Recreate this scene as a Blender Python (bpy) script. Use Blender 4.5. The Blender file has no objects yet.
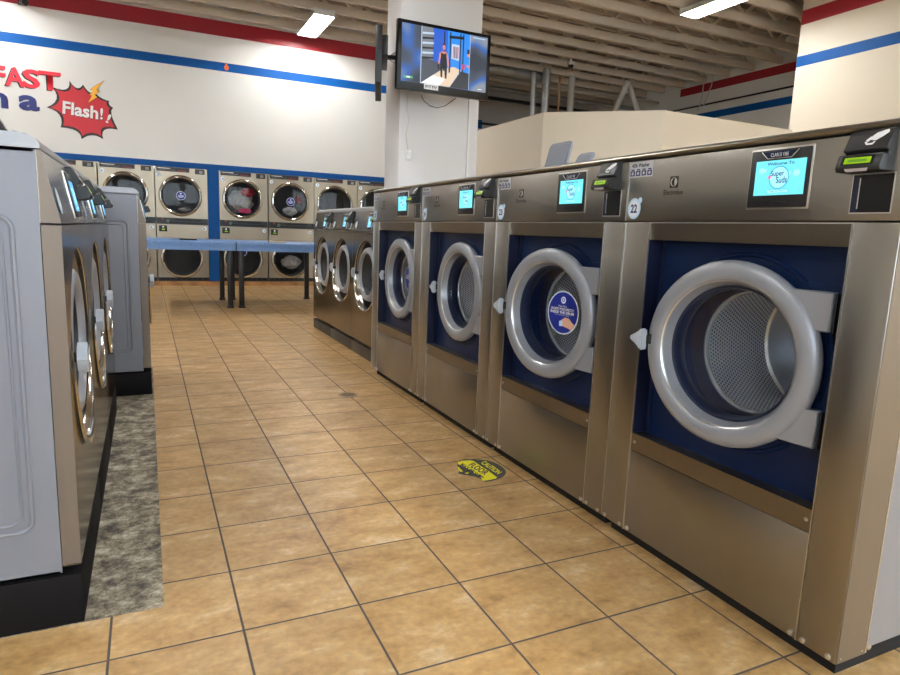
import bpy, bmesh, math, random
from mathutils import Vector, Matrix, noise
random.seed(7)
S = bpy.context.scene
COL = S.collection
PI = math.pi
# ------------------------------------------------------------------ camera solve (fitted to the tile grid and the washers)
YAW, PITCH, ROLL = 0.4468, -0.1623, 0.0390
CAM = Vector((0.1245, -1.6691, 1.1002)); F = 635.65
fw = Vector((math.sin(YAW)*math.cos(PITCH), math.cos(YAW)*math.cos(PITCH), math.sin(PITCH)))
rt0 = Vector((math.cos(YAW), -math.sin(YAW), 0)); up0 = rt0.cross(fw)
rt = math.cos(ROLL)*rt0 + math.sin(ROLL)*up0
up = -math.sin(ROLL)*rt0 + math.cos(ROLL)*up0
def ray(u, v): return rt*((u-450)/F) + up*(-(v-337.5)/F) + fw
def onx(u, v, x): d = ray(u, v); return CAM + d*((x-CAM.x)/d.x)
def ony(u, v, y): d = ray(u, v); return CAM + d*((y-CAM.y)/d.y)
def onz(u, v, z): d = ray(u, v); return CAM + d*((z-CAM.z)/d.z)
cd = bpy.data.cameras.new('camera'); cam = bpy.data.objects.new('camera', cd); COL.objects.link(cam)
cd.sensor_width = 36; cd.lens = F/900*36; cd.clip_start = .02; cd.clip_end = 200
M3 = Matrix((rt, up, -fw)).transposed().to_4x4(); M3.translation = CAM
cam.matrix_world = M3; S.camera = cam
S.view_settings.view_transform = 'Standard'; S.view_settings.look = 'None'
S.view_settings.gamma = 1; S.view_settings.use_curve_mapping = False
S.view_settings.exposure = 0.45

# ------------------------------------------------------------------ materials
def lin(c): return tuple(((x/12.92) if x <= .04045 else ((x+.055)/1.055)**2.4) for x in c)
def rgb(r, g, b): return lin((r/255, g/255, b/255)) + (1,)
MATS = {}
def mat(name, col, rough=.5, metal=0., emit=None, es=1., spec=.5, coat=0., alpha=1.):
    m = bpy.data.materials.new(name); m.use_nodes = True
    b = m.node_tree.nodes['Principled BSDF']
    b.inputs['Base Color'].default_value = col; b.inputs['Roughness'].default_value = rough
    b.inputs['Metallic'].default_value = metal; b.inputs['Specular IOR Level'].default_value = spec
    b.inputs['Coat Weight'].default_value = coat
    if emit: b.inputs['Emission Color'].default_value = emit; b.inputs['Emission Strength'].default_value = es
    MATS[name] = m
    return m
def N(m, t, **k):
    n = m.node_tree.nodes.new(t)
    for a, v in k.items(): setattr(n, a, v)
    return n
def L(m, a, b): m.node_tree.links.new(a, b)
def noisy(name, c1, c2, scale=(3,3,3), rough=(.4,.6), metal=0, detail=4, bump=0., bscale=None, coat=0, aniso=0):
    """two colours mixed by a stretched noise in object space, with a roughness range and a slight bump"""
    m = mat(name, c1, rough[0], metal, coat=coat); b = m.node_tree.nodes['Principled BSDF']
    tc = N(m, 'ShaderNodeTexCoord'); mp = N(m, 'ShaderNodeMapping'); mp.inputs['Scale'].default_value = scale
    L(m, tc.outputs['Object'], mp.inputs['Vector'])
    nz = N(m, 'ShaderNodeTexNoise'); nz.inputs['Scale'].default_value = 1; nz.inputs['Detail'].default_value = detail
    L(m, mp.outputs[0], nz.inputs['Vector'])
    r = N(m, 'ShaderNodeValToRGB'); r.color_ramp.elements[0].position = .3; r.color_ramp.elements[1].position = .7
    r.color_ramp.elements[0].color = c1; r.color_ramp.elements[1].color = c2
    L(m, nz.outputs[0], r.inputs[0]); L(m, r.outputs[0], b.inputs['Base Color'])
    mr = N(m, 'ShaderNodeMapRange'); mr.inputs['From Min'].default_value = .3; mr.inputs['From Max'].default_value = .7
    mr.inputs['To Min'].default_value = rough[0]; mr.inputs['To Max'].default_value = rough[1]
    L(m, nz.outputs[0], mr.inputs['Value']); L(m, mr.outputs[0], b.inputs['Roughness'])
    if bump:
        n2 = nz
        if bscale:
            mp2 = N(m, 'ShaderNodeMapping'); mp2.inputs['Scale'].default_value = bscale; L(m, tc.outputs['Object'], mp2.inputs['Vector'])
            n2 = N(m, 'ShaderNodeTexNoise'); n2.inputs['Scale'].default_value = 1; n2.inputs['Detail'].default_value = 3; L(m, mp2.outputs[0], n2.inputs['Vector'])
        bp = N(m, 'ShaderNodeBump'); bp.inputs['Strength'].default_value = bump; bp.inputs['Distance'].default_value = .002
        L(m, n2.outputs[0], bp.inputs['Height']); L(m, bp.outputs[0], b.inputs['Normal'])
    if aniso: b.inputs['Anisotropic'].default_value = aniso
    return m
steel = noisy('brushed_stainless', rgb(153,149,142), rgb(144,140,133), (2.2,2.2,.8), (.27,.36), 1, 5, .12, (220,220,3))
steel_bright = mat('polished_steel', rgb(205,203,198), .12, 1)
steel_edge = mat('cut_steel_edge', rgb(215,213,208), .3, 1)
steel_side = noisy('painted_grey_side', rgb(150,150,152), rgb(142,142,146), (3,3,1), (.38,.5), .35, 4)
side_lav = noisy('grey_enamel_side', rgb(128,130,138), rgb(121,123,132), (6,6,.7), (.4,.5), .15, 5)
chrome = mat('chrome', rgb(215,214,210), .13, 1)
rim_light = mat('bright_drum_rim', rgb(205,208,212), .2, .6)
steel_small = noisy('polished_front_steel', rgb(138,131,121), rgb(130,123,113), (2,2,1), (.13,.2), 1, 4, .06, (120,120,3))
navy = mat('navy_panel', rgb(2,25,62), .45, spec=.25)
navy_dark = mat('navy_shade_trim', rgb(12,20,48), .45)
black = mat('black_plastic', rgb(24,24,27), .42)
black_gloss = mat('black_gloss', rgb(12,12,14), .3, spec=.3)
black_paint = mat('black_painted_plinth', rgb(18,16,17), .75, spec=.15)
rubber = mat('dark_rubber', rgb(30,32,36), .55)
dark = mat('dark_gap', rgb(12,12,13), .8)
grey_door = mat('grey_door_plastic', rgb(146,149,156), .34, .25, spec=.5)
grey_handle = mat('light_grey_handle', rgb(172,179,188), .35)
white_plastic = mat('white_plastic', rgb(225,225,222), .45)
lid_grey = mat('slate_grey_lid', rgb(124,129,140), .5)
white_ink = mat('white_ink', rgb(238,240,242), .5)
navy_ink = mat('navy_ink', rgb(20,26,92), .5)
black_ink = mat('black_ink', rgb(26,24,26), .5)
grey_ink = mat('grey_ink', rgb(120,118,116), .5)
sticker_blue = mat('pale_blue_sticker', rgb(190,222,248), .4)
sticker_white = mat('white_sticker', rgb(228,236,246), .4)
sticker_navy = mat('navy_sticker', rgb(24,40,140), .4)
skin_ink = mat('skin_ink', rgb(232,180,150), .5)
label_silver = mat('silver_label', rgb(196,198,204), .35, .3)
scr = mat('screen_cyan', rgb(20,30,34), .2, emit=rgb(112,222,240), es=.95)
scr_navy = mat('screen_navy', rgb(10,12,30), .3, emit=rgb(38,48,120), es=.9)
scr_teal = mat('screen_teal', rgb(10,12,30), .3, emit=rgb(64,178,206), es=.95)
scr_pale = mat('screen_pale', rgb(30,30,30), .3, emit=rgb(160,238,250), es=1)
scr_pink = mat('screen_pink', rgb(30,10,20), .3, emit=rgb(232,96,160), es=1)
lcd = mat('green_lcd', rgb(40,60,10), .2, emit=rgb(146,190,30), es=.75)
lcd_dark = mat('lcd_dark_digits', rgb(30,50,10), .3, emit=rgb(90,140,20), es=.7)
paint_wall = noisy('white_wall_paint', rgb(232,232,229), rgb(227,227,224), (.8,.8,.8), (.5,.6), 0, 3, .05, (40,40,40))
paint_cream = noisy('cream_wall_paint', rgb(231,222,204), rgb(227,217,197), (.8,.8,.8), (.5,.6), 0, 3, .05, (40,40,40))
paint_grey = noisy('grey_wall_paint', rgb(190,188,184), rgb(176,174,170), (1,1,1), (.6,.7), 0, 4)
paint_col = noisy('column_paint', rgb(218,218,218), rgb(212,212,212), (1,1,1), (.5,.6), 0, 3)
red_paint = mat('red_paint', rgb(158,20,36), .38)
blue_paint = mat('blue_paint', rgb(2,80,150), .55, spec=.2)
blue_frame = mat('blue_frame_paint', rgb(2,74,140), .55, spec=.2)
joist_paint = noisy('joist_cream_paint', rgb(224,213,196), rgb(208,196,178), (.7,2,2), (.6,.7), 0, 4)
deck_paint = noisy('roof_deck', rgb(164,150,132), rgb(126,114,100), (1.2,1.2,1.2), (.7,.8), 0, 4)
table_blue = noisy('blue_laminate', rgb(112,148,198), rgb(92,128,182), (60,60,60), (.3,.36), 0, 3)
leg_black = mat('black_table_leg', rgb(20,19,20), .4)
tan_card = mat('tan_card', rgb(190,178,160), .6)
steel_ledge = noisy('cross_brushed_stainless', rgb(132,123,110), rgb(124,115,102), (.8,2.2,2.2), (.32,.4), 1, 5, .1, (3,220,220))
muted_side_plate = noisy('muted_reflection_steel', rgb(140,128,112), rgb(130,119,104), (3,3,1), (.42,.5), .75, 3)  # steel with a dimmer side reflection put into its colour
side_tan = noisy('tan_reflection_strip', rgb(120,108,96), rgb(112,101,90), (20,20,1), (.42,.5), .4, 3)  # tan colour stands in for the dim reflection on the steel frame sides
dry_steel = noisy('dryer_champagne_steel', rgb(152,141,124), rgb(142,131,114), (1.5,1.5,.8), (.3,.4), 1, 4, .06, (90,90,3))
dry_panel = mat('dryer_black_panel', rgb(22,21,22), .4)
duct = noisy('galvanised_duct', rgb(176,176,174), rgb(150,150,150), (8,8,8), (.35,.45), .8)
pipe_white = mat('painted_pipe', rgb(176,172,164), .5)
pipe_tan = mat('copper_pipe', rgb(170,130,90), .45, .3)
cord_white = mat('white_cord', rgb(205,203,198), .6)
cord_black = mat('black_cord', rgb(24,24,24), .6)
glassdark = mat('tinted_window_frame', rgb(60,62,64), .4, .6)
fix_white = mat('fixture_white', rgb(236,236,232), .4)
tube_emit = mat('fluorescent_tube', rgb(240,240,240), .4, emit=rgb(252,250,248), es=66)
red_cloth = noisy('red_cloth', rgb(172,32,44), rgb(140,22,34), (20,20,20), (.8,.9))
pink_cloth = noisy('pink_cloth', rgb(232,92,140), rgb(214,72,124), (20,20,20), (.8,.9))
white_cloth = noisy('pale_grey_cloth', rgb(214,212,208), rgb(176,174,170), (14,14,14), (.8,.9))
sign_red = mat('sign_red', rgb(232,44,66), .45); sign_crim = mat('sign_crimson', rgb(196,32,46), .45)
sign_navy = mat('sign_navy', rgb(22,36,110), .45); sign_black = mat('sign_black', rgb(24,20,22), .5)
sign_white = mat('sign_white', rgb(240,240,240), .5); sign_yellow = mat('sign_yellow', rgb(244,180,48), .45); sign_orange = mat('sign_orange', rgb(236,110,44), .45)
caution_yellow = mat('caution_yellow', rgb(246,240,40), .5); caution_black = noisy('caution_black', rgb(44,46,50), rgb(70,72,74), (60,60,60), (.5,.6))
# striped laundry
m = mat('striped_cloth', rgb(150,150,150), .85); b = m.node_tree.nodes['Principled BSDF']
tc = N(m, 'ShaderNodeTexCoord'); wv = N(m, 'ShaderNodeTexWave'); wv.inputs['Scale'].default_value = 14; wv.inputs['Distortion'].default_value = 6
L(m, tc.outputs['Object'], wv.inputs['Vector']); rr = N(m, 'ShaderNodeValToRGB')
rr.color_ramp.elements[0].color = rgb(124,126,126); rr.color_ramp.elements[1].color = rgb(236,236,230)
L(m, wv.outputs[0], rr.inputs[0]); L(m, rr.outputs[0], b.inputs['Base Color']); striped = m
# perforated drum (UV in metres)
m = mat('perforated_drum', rgb(150,150,150), .3, .9); b = m.node_tree.nodes['Principled BSDF']
uv = N(m, 'ShaderNodeUVMap'); sp = N(m, 'ShaderNodeSeparateXYZ'); L(m, uv.outputs[0], sp.inputs[0])
def mth(op, a, bb=None):
    n = N(m, 'ShaderNodeMath', operation=op)
    for i, v in enumerate((a, bb)):
        if v is None: continue
        if isinstance(v, (int, float)): n.inputs[i].default_value = v
        else: L(m, v, n.inputs[i])
    return n.outputs[0]
vv = mth('MULTIPLY', sp.outputs[1], 1/.0115); row = mth('FLOOR', vv)
uu = mth('ADD', mth('MULTIPLY', sp.outputs[0], 1/.0135), mth('MULTIPLY', mth('MODULO', row, 2.0), .5))
fx = mth('SUBTRACT', mth('FRACT', uu), .5); fy = mth('MULTIPLY', mth('SUBTRACT', mth('FRACT', vv), .5), .85)
dd = mth('SQRT', mth('ADD', mth('MULTIPLY', fx, fx), mth('MULTIPLY', fy, fy)))
hole = mth('LESS_THAN', dd, .27)
mx = N(m, 'ShaderNodeMix', data_type='RGBA'); L(m, hole, mx.inputs['Factor'])
mx.inputs['A'].default_value = rgb(232,236,242); mx.inputs['B'].default_value = rgb(14,14,16)
L(m, mx.outputs['Result'], b.inputs['Base Color']); L(m, mth('SUBTRACT', .4, mth('MULTIPLY', hole, .38)), b.inputs['Metallic'])
perf = m
drum_dark = mat('dark_drum_back', rgb(84,88,94), .35, .6)
drum_plain = mat('plain_drum_steel', rgb(160,165,174), .32, .55)
# window glass: clear with a fresnel sheen
def glass(name, tint, ior=1.45):
    m = bpy.data.materials.new(name); m.use_nodes = True; nt = m.node_tree; nt.nodes.remove(nt.nodes['Principled BSDF'])
    out = nt.nodes['Material Output']; tr = N(m, 'ShaderNodeBsdfTransparent'); tr.inputs[0].default_value = tint
    gl = N(m, 'ShaderNodeBsdfGlossy'); gl.inputs['Roughness'].default_value = .02
    lw = N(m, 'ShaderNodeLayerWeight'); lw.inputs[0].default_value = .5; mi = N(m, 'ShaderNodeMixShader'); f0 = ((ior-1)/(ior+1))**2
    pw = N(m, 'ShaderNodeMath', operation='POWER'); L(m, lw.outputs['Facing'], pw.inputs[0]); pw.inputs[1].default_value = 5
    ma = N(m, 'ShaderNodeMath', operation='MULTIPLY_ADD'); L(m, pw.outputs[0], ma.inputs[0]); ma.inputs[1].default_value = 1-f0; ma.inputs[2].default_value = f0
    L(m, ma.outputs[0], mi.inputs[0]); L(m, tr.outputs[0], mi.inputs[1]); L(m, gl.outputs[0], mi.inputs[2]); L(m, mi.outputs[0], out.inputs[0])
    return m
door_glass = glass('door_glass', (.95,.97,.99,1), 1.4); dryer_glass = glass('dryer_glass', (.72,.73,.75,1), 1.3); pane_glass = glass('pane_glass', (.97,.98,.98,1))
# floor tiles: .33 m grid on world axes
T = .33
m = mat('tan_floor_tile', rgb(190,150,98), .32); b = m.node_tree.nodes['Principled BSDF']; tile_mat = m
tc = N(m, 'ShaderNodeTexCoord'); sp = N(m, 'ShaderNodeSeparateXYZ'); L(m, tc.outputs['Object'], sp.inputs[0])
ux = mth('MULTIPLY', sp.outputs[0], 1/T); uy = mth('MULTIPLY', sp.outputs[1], 1/T)
ex = mth('ABSOLUTE', mth('SUBTRACT', mth('FRACT', mth('ADD', ux, .5)), .5)); ey = mth('ABSOLUTE', mth('SUBTRACT', mth('FRACT', mth('ADD', uy, .5)), .5))
edge = mth('MINIMUM', ex, ey)
gr = N(m, 'ShaderNodeMapRange'); gr.inputs['From Min'].default_value = .0075; gr.inputs['From Max'].default_value = .0125; gr.inputs['To Min'].default_value = 1; gr.inputs['To Max'].default_value = 0
L(m, edge, gr.inputs['Value'])
cb = N(m, 'ShaderNodeCombineXYZ'); L(m, mth('FLOOR', ux), cb.inputs[0]); L(m, mth('FLOOR', uy), cb.inputs[1])
wn = N(m, 'ShaderNodeTexWhiteNoise', noise_dimensions='3D'); L(m, cb.outputs[0], wn.inputs['Vector'])
off = N(m, 'ShaderNodeVectorMath', operation='SCALE'); L(m, wn.outputs['Color'], off.inputs[0]); off.inputs['Scale'].default_value = 9
ad = N(m, 'ShaderNodeVectorMath', operation='ADD'); L(m, tc.outputs['Object'], ad.inputs[0]); L(m, off.outputs[0], ad.inputs[1])
mp = N(m, 'ShaderNodeMapping'); mp.inputs['Scale'].default_value = (5.5,10,6); L(m, ad.outputs[0], mp.inputs['Vector'])
n1 = N(m, 'ShaderNodeTexNoise'); n1.inputs['Scale'].default_value = 1; n1.inputs['Detail'].default_value = 9; n1.inputs['Roughness'].default_value = .70; L(m, mp.outputs[0], n1.inputs['Vector'])
cr = N(m, 'ShaderNodeValToRGB'); e = cr.color_ramp.elements
e[0].position = .30; e[0].color = rgb(150,112,68); e[1].position = .70; e[1].color = rgb(220,198,160)
k = e.new(.43); k.color = rgb(184,146,92); k = e.new(.57); k.color = rgb(200,164,112)
L(m, n1.outputs[0], cr.inputs[0])
n2 = N(m, 'ShaderNodeTexNoise'); n2.inputs['Scale'].default_value = 42; n2.inputs['Detail'].default_value = 4; L(m, ad.outputs[0], n2.inputs['Vector'])
sp2 = N(m, 'ShaderNodeMapRange'); sp2.inputs['From Min'].default_value = .3; sp2.inputs['From Max'].default_value = .7; sp2.inputs['To Min'].default_value = .84; sp2.inputs['To Max'].default_value = 1.12; L(m, n2.outputs[0], sp2.inputs['Value'])
tv = mth('ADD', mth('MULTIPLY', wn.outputs['Value'], .14), .90)
hs = N(m, 'ShaderNodeVectorMath', operation='SCALE'); L(m, cr.outputs[0], hs.inputs[0]); L(m, mth('MULTIPLY', sp2.outputs[0], tv), hs.inputs['Scale'])
mx = N(m, 'ShaderNodeMix', data_type='RGBA'); L(m, gr.outputs[0], mx.inputs['Factor']); L(m, hs.outputs[0], mx.inputs['A']); mx.inputs['B'].default_value = rgb(78,72,68)
L(m, mx.outputs['Result'], b.inputs['Base Color'])
rg = mth('ADD', mth('MULTIPLY', n2.outputs[0], .25), .27); L(m, mth('MAXIMUM', rg, mth('MULTIPLY', gr.outputs[0], .8)), b.inputs['Roughness'])
bp = N(m, 'ShaderNodeBump'); bp.inputs['Strength'].default_value = .35; bp.inputs['Distance'].default_value = .004
L(m, mth('ADD', mth('SUBTRACT', 1.0, gr.outputs[0]), mth('MULTIPLY', n2.outputs[0], .25)), bp.inputs['Height']); L(m, bp.outputs[0], b.inputs['Normal'])
# bare concrete strip with black stains
m = mat('stained_concrete', rgb(150,145,132), .75); b = m.node_tree.nodes['Principled BSDF']; concrete = m
tc = N(m, 'ShaderNodeTexCoord'); n1 = N(m, 'ShaderNodeTexNoise'); n1.inputs['Scale'].default_value = 11; n1.inputs['Detail'].default_value = 12; n1.inputs['Roughness'].default_value = .8
L(m, tc.outputs['Object'], n1.inputs['Vector']); cr = N(m, 'ShaderNodeValToRGB'); e = cr.color_ramp.elements
e[0].position = .37; e[0].color = rgb(40,36,36); e[1].position = .64; e[1].color = rgb(216,210,194); k = e.new(.45); k.color = rgb(100,91,78); k = e.new(.525); k.color = rgb(150,141,120)
L(m, n1.outputs[0], cr.inputs[0]); L(m, cr.outputs[0], b.inputs['Base Color'])
bp = N(m, 'ShaderNodeBump'); bp.inputs['Strength'].default_value = .5; bp.inputs['Distance'].default_value = .006; L(m, n1.outputs[0], bp.inputs['Height']); L(m, bp.outputs[0], b.inputs['Normal'])
curb_tile = noisy('brown_curb_tile', rgb(176,134,84), rgb(140,100,58), (6,6,10), (.4,.5))
asphalt = noisy('parking_lot', rgb(168,165,160), rgb(150,148,144), (1,1,1), (.8,.9))

# ------------------------------------------------------------------ mesh builder
class MB:
    def __init__(s): s.bm = bmesh.new(); s.uv = s.bm.loops.layers.uv.new('UVMap')
    def _new(s, before, mi, smooth):
        for f in s.bm.faces:
            if f.index == -1 or f not in before: f.material_index = mi; f.smooth = smooth
    def faces(s, verts, faces, mi=0, smooth=False):
        vs = [s.bm.verts.new(v) for v in verts]; out = []
        for f in faces:
            try: fc = s.bm.faces.new([vs[i] for i in f])
            except ValueError: continue
            fc.material_index = mi; fc.smooth = smooth; out.append(fc)
        return vs, out
    def box(s, x0, x1, y0, y1, z0, z1, mi=0, bevel=0, seg=2):
        x0, x1 = min(x0,x1), max(x0,x1); y0, y1 = min(y0,y1), max(y0,y1); z0, z1 = min(z0,z1), max(z0,z1)
        vs, fs = s.faces([(x0,y0,z0),(x1,y0,z0),(x1,y1,z0),(x0,y1,z0),(x0,y0,z1),(x1,y0,z1),(x1,y1,z1),(x0,y1,z1)],
            [(0,3,2,1),(4,5,6,7),(0,1,5,4),(1,2,6,5),(2,3,7,6),(3,0,4,7)], mi)
        if bevel:
            ed = list({e for f in fs for e in f.edges})
            r = bmesh.ops.bevel(s.bm, geom=ed, offset=bevel, segments=seg, affect='EDGES', profile=.5)
            for f in r['faces']: f.material_index = mi; f.smooth = True
            for v in vs:
                if v.is_valid:
                    for f in v.link_faces: f.smooth = True
            for f in fs:
                if f.is_valid: f.smooth = True
        return s
    def prism(s, poly, plane, a, b, mi=0, smooth=False, caps=True):
        P = {'xz': lambda p, d: (p[0], d, p[1]), 'yz': lambda p, d: (d, p[0], p[1]), 'xy': lambda p, d: (p[0], p[1], d)}[plane]
        n = len(poly); vs = [P(p, a) for p in poly] + [P(p, b) for p in poly]
        fs = [(i, (i+1) % n, n+(i+1) % n, n+i) for i in range(n)]
        if caps: fs += [tuple(range(n-1,-1,-1)), tuple(range(n,2*n))]
        _, out = s.faces(vs, fs, mi, smooth)
        bmesh.ops.recalc_face_normals(s.bm, faces=out)
        return s
    def lathe(s, prof, c, axis='y', seg=48, mi=0, smooth=True, arc=None, closed=False):
        c = Vector(c); rings = []
        n = seg if arc is None else seg+1
        a0, a1 = (0, 2*PI) if arc is None else arc
        for (r, h) in prof:
            ring = []
            for i in range(n):
                a = a0+(a1-a0)*i/seg
                u, w = r*math.cos(a), r*math.sin(a)
                p = {'y': Vector((u,h,w)), 'x': Vector((h,u,w)), 'z': Vector((u,w,h))}[axis]
                ring.append(s.bm.verts.new(c+p))
            rings.append(ring)
        m_ = len(rings); out = []
        cum = [0]
        for j in range(1, m_): cum.append(cum[-1]+math.hypot(prof[j][0]-prof[j-1][0], prof[j][1]-prof[j-1][1]))
        rr = max(p[0] for p in prof)
        for j in range(m_ if closed else m_-1):
            for i in range(seg):
                k = (i+1) % n
                f = s.bm.faces.new([rings[j][i], rings[j][k], rings[(j+1) % m_][k], rings[(j+1) % m_][i]])
                f.material_index = mi; f.smooth = smooth; out.append(f)
                for lp, (ii, jj) in zip(f.loops, ((i,j),(i+1,j),(i+1,(j+1) % m_),(i,(j+1) % m_))):
                    lp[s.uv].uv = (2*PI*rr*ii/seg, cum[jj])
        bmesh.ops.recalc_face_normals(s.bm, faces=out)
        return s
    def disc(s, c, r, axis='y', seg=40, mi=0, sx=1, sz=1):
        c = Vector(c); vs = []
        for i in range(seg):
            a = 2*PI*i/seg; u, w = r*sx*math.cos(a), r*sz*math.sin(a)
            vs.append(c+{'y': Vector((u,0,w)), 'x': Vector((0,u,w)), 'z': Vector((u,w,0))}[axis])
        s.faces(vs, [tuple(range(seg))], mi); return s
    def cyl(s, p0, p1, r, seg=16, mi=0, r2=None, caps=True):
        p0, p1 = Vector(p0), Vector(p1); d = (p1-p0).normalized(); q = d.to_track_quat('Z', 'Y').to_matrix()
        r2 = r if r2 is None else r2; A = []; B = []
        for i in range(seg):
            a = 2*PI*i/seg; o = q @ Vector((math.cos(a), math.sin(a), 0)); A.append(p0+o*r); B.append(p1+o*r2)
        s.faces(A+B, [(i, (i+1) % seg, seg+(i+1) % seg, seg+i) for i in range(seg)], mi, True)
        if caps:
            s.faces(A, [tuple(range(seg-1,-1,-1))], mi); s.faces(B, [tuple(range(seg))], mi)
        return s
    def tube(s, pts, r, seg=8, mi=0):
        pts = [Vector(p) for p in pts]; rings = []
        for i, p in enumerate(pts):
            d = (pts[min(i+1,len(pts)-1)]-pts[max(i-1,0)]).normalized(); q = d.to_track_quat('Z', 'Y').to_matrix()
            rings.append([s.bm.verts.new(p+q @ Vector((r*math.cos(2*PI*j/seg), r*math.sin(2*PI*j/seg), 0))) for j in range(seg)])
        for a, b_ in zip(rings, rings[1:]):
            best = min(range(seg), key=lambda k: (a[0].co-b_[k].co).length)
            for j in range(seg):
                f = s.bm.faces.new([a[j], a[(j+1) % seg], b_[(j+1+best) % seg], b_[(j+best) % seg]]); f.smooth = True; f.material_index = mi
        for rg_ in (rings[0], rings[-1]):
            try: s.bm.faces.new(rg_).material_index = mi
            except ValueError: pass
        return s
    def plate_hole(s, x0, x1, z0, z1, cx, cz, r, y, depth, mi=0, seg=64, mi2=None):
        """flat plate facing -y with a round hole whose wall runs back by depth"""
        angs = sorted(set([2*PI*i/seg for i in range(seg)] + [math.atan2(z-cz, x-cx) % (2*PI) for x in (x0,x1) for z in (z0,z1)]))
        inn, outr, back = [], [], []
        for a in angs:
            c, sn = math.cos(a), math.sin(a)
            t = min([(x1-cx)/c if c > 1e-9 else 1e9, (x0-cx)/c if c < -1e-9 else 1e9, (z1-cz)/sn if sn > 1e-9 else 1e9, (z0-cz)/sn if sn < -1e-9 else 1e9])
            inn.append((cx+r*c, y, cz+r*sn)); outr.append((cx+t*c, y, cz+t*sn)); back.append((cx+r*c, y+depth, cz+r*sn))
        n = len(angs); fs = [(i, n+i, n+(i+1) % n, (i+1) % n) for i in range(n)]
        s.faces(inn+outr, fs, mi)
        s.faces(inn+back, [(i, (i+1) % n, n+(i+1) % n, n+i) for i in range(n)], mi if mi2 is None else mi2, True)
        return s
    def build(s, name, mats, parent=None, loc=None, rotz=None, weld=False):
        if weld: bmesh.ops.remove_doubles(s.bm, verts=s.bm.verts, dist=1e-5)
        me = bpy.data.meshes.new(name); s.bm.to_mesh(me); s.bm.free()
        for mm in (mats if isinstance(mats, (list, tuple)) else [mats]): me.materials.append(mm)
        try: me.set_sharp_from_angle(angle=math.radians(38))
        except Exception: pass
        o = bpy.data.objects.new(name, me); COL.objects.link(o)
        if parent: o.parent = parent
        if loc: o.location = loc
        if rotz is not None: o.rotation_euler = (0,0,rotz)
        return o
def tag(o, label, cat, group=None, kind=None):
    o['label'] = label; o['category'] = cat
    if group: o['group'] = group
    if kind: o['kind'] = kind
    return o
def thing(name, label, cat, loc=(0,0,0), rotz=0, group=None):
    o = bpy.data.objects.new(name, None); COL.objects.link(o); o.empty_display_size = .1
    o.location = loc; o.rotation_euler = (0,0,rotz)
    return tag(o, label, cat, group)
def struct(mb, name, mats, label=None):
    o = mb.build(name, mats); o['kind'] = 'structure'
    if label: o['label'] = label
    return o
def kids(o): return [c for c in bpy.data.objects if c.parent == o]
def dup(root, loc, rotz=None, label=None, skip=()):
    r = root.copy(); COL.objects.link(r); r.location = loc
    if rotz is not None: r.rotation_euler = (0,0,rotz)
    if label: r['label'] = label
    for ch in kids(root):
        if ch.name.split('.')[0] in skip: continue
        c = ch.copy(); COL.objects.link(c); c.parent = r
        for g in kids(ch):
            d = g.copy(); COL.objects.link(d); d.parent = c
    return r
def text(name, s, x0, x1, z0, z1, y, m_, parent=None, bold=0., extrude=0., mtx=None, spacing=1.):
    """lettering facing -y, fitted to the given box (or placed by mtx in its own XY plane)"""
    cu = bpy.data.curves.new(name, 'FONT'); cu.body = s; cu.size = 1; cu.offset = bold; cu.extrude = 0; cu.resolution_u = 3; cu.space_character = spacing
    t = bpy.data.objects.new('tmp', cu); COL.objects.link(t); bpy.context.view_layer.update()
    me = bpy.data.meshes.new_from_object(t.evaluated_get(bpy.context.evaluated_depsgraph_get()))
    bpy.data.objects.remove(t); bpy.data.curves.remove(cu)
    me.name = name
    xs = [v.co.x for v in me.vertices]; ys = [v.co.y for v in me.vertices]
    ax, bx, ay, by = min(xs), max(xs), min(ys), max(ys)
    for v in me.vertices:
        u = (v.co.x-ax)/(bx-ax); w = (v.co.y-ay)/(by-ay)
        X, Z = x0+(x1-x0)*u, z0+(z1-z0)*w
        v.co = (X, y, Z) if mtx is None else mtx @ Vector((X, Z, 0))
    if extrude:
        bm = bmesh.new(); bm.from_mesh(me)
        r = bmesh.ops.extrude_face_region(bm, geom=bm.faces[:])
        for g in r['geom']:
            if isinstance(g, bmesh.types.BMVert): g.co.y -= extrude
        bm.to_mesh(me); bm.free()
    me.materials.clear(); me.materials.append(m_)
    o = bpy.data.objects.new(name, me); COL.objects.link(o)
    if parent: o.parent = parent
    return o

# ================================================================== THE ROOM
XB, YB = 11.1, 10.55          # right wall, wall with the dryers
CZ = 4.5                      # underside of the joists
DZ = 4.98                     # roof deck
YF = -5.2; XL = -5.2; XBLK = 8.8; YBLK = 5.09
mb = MB(); mb.box(XL-.2, XB+.2, YF-.2, 12.95, -.1, 0); struct(mb, 'floor', tile_mat, 'tan ceramic tile floor with dark grout')
mb = MB(); mb.box(XL, XB, YF, 12.7, DZ, DZ+.1); struct(mb, 'ceiling', deck_paint)
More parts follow.
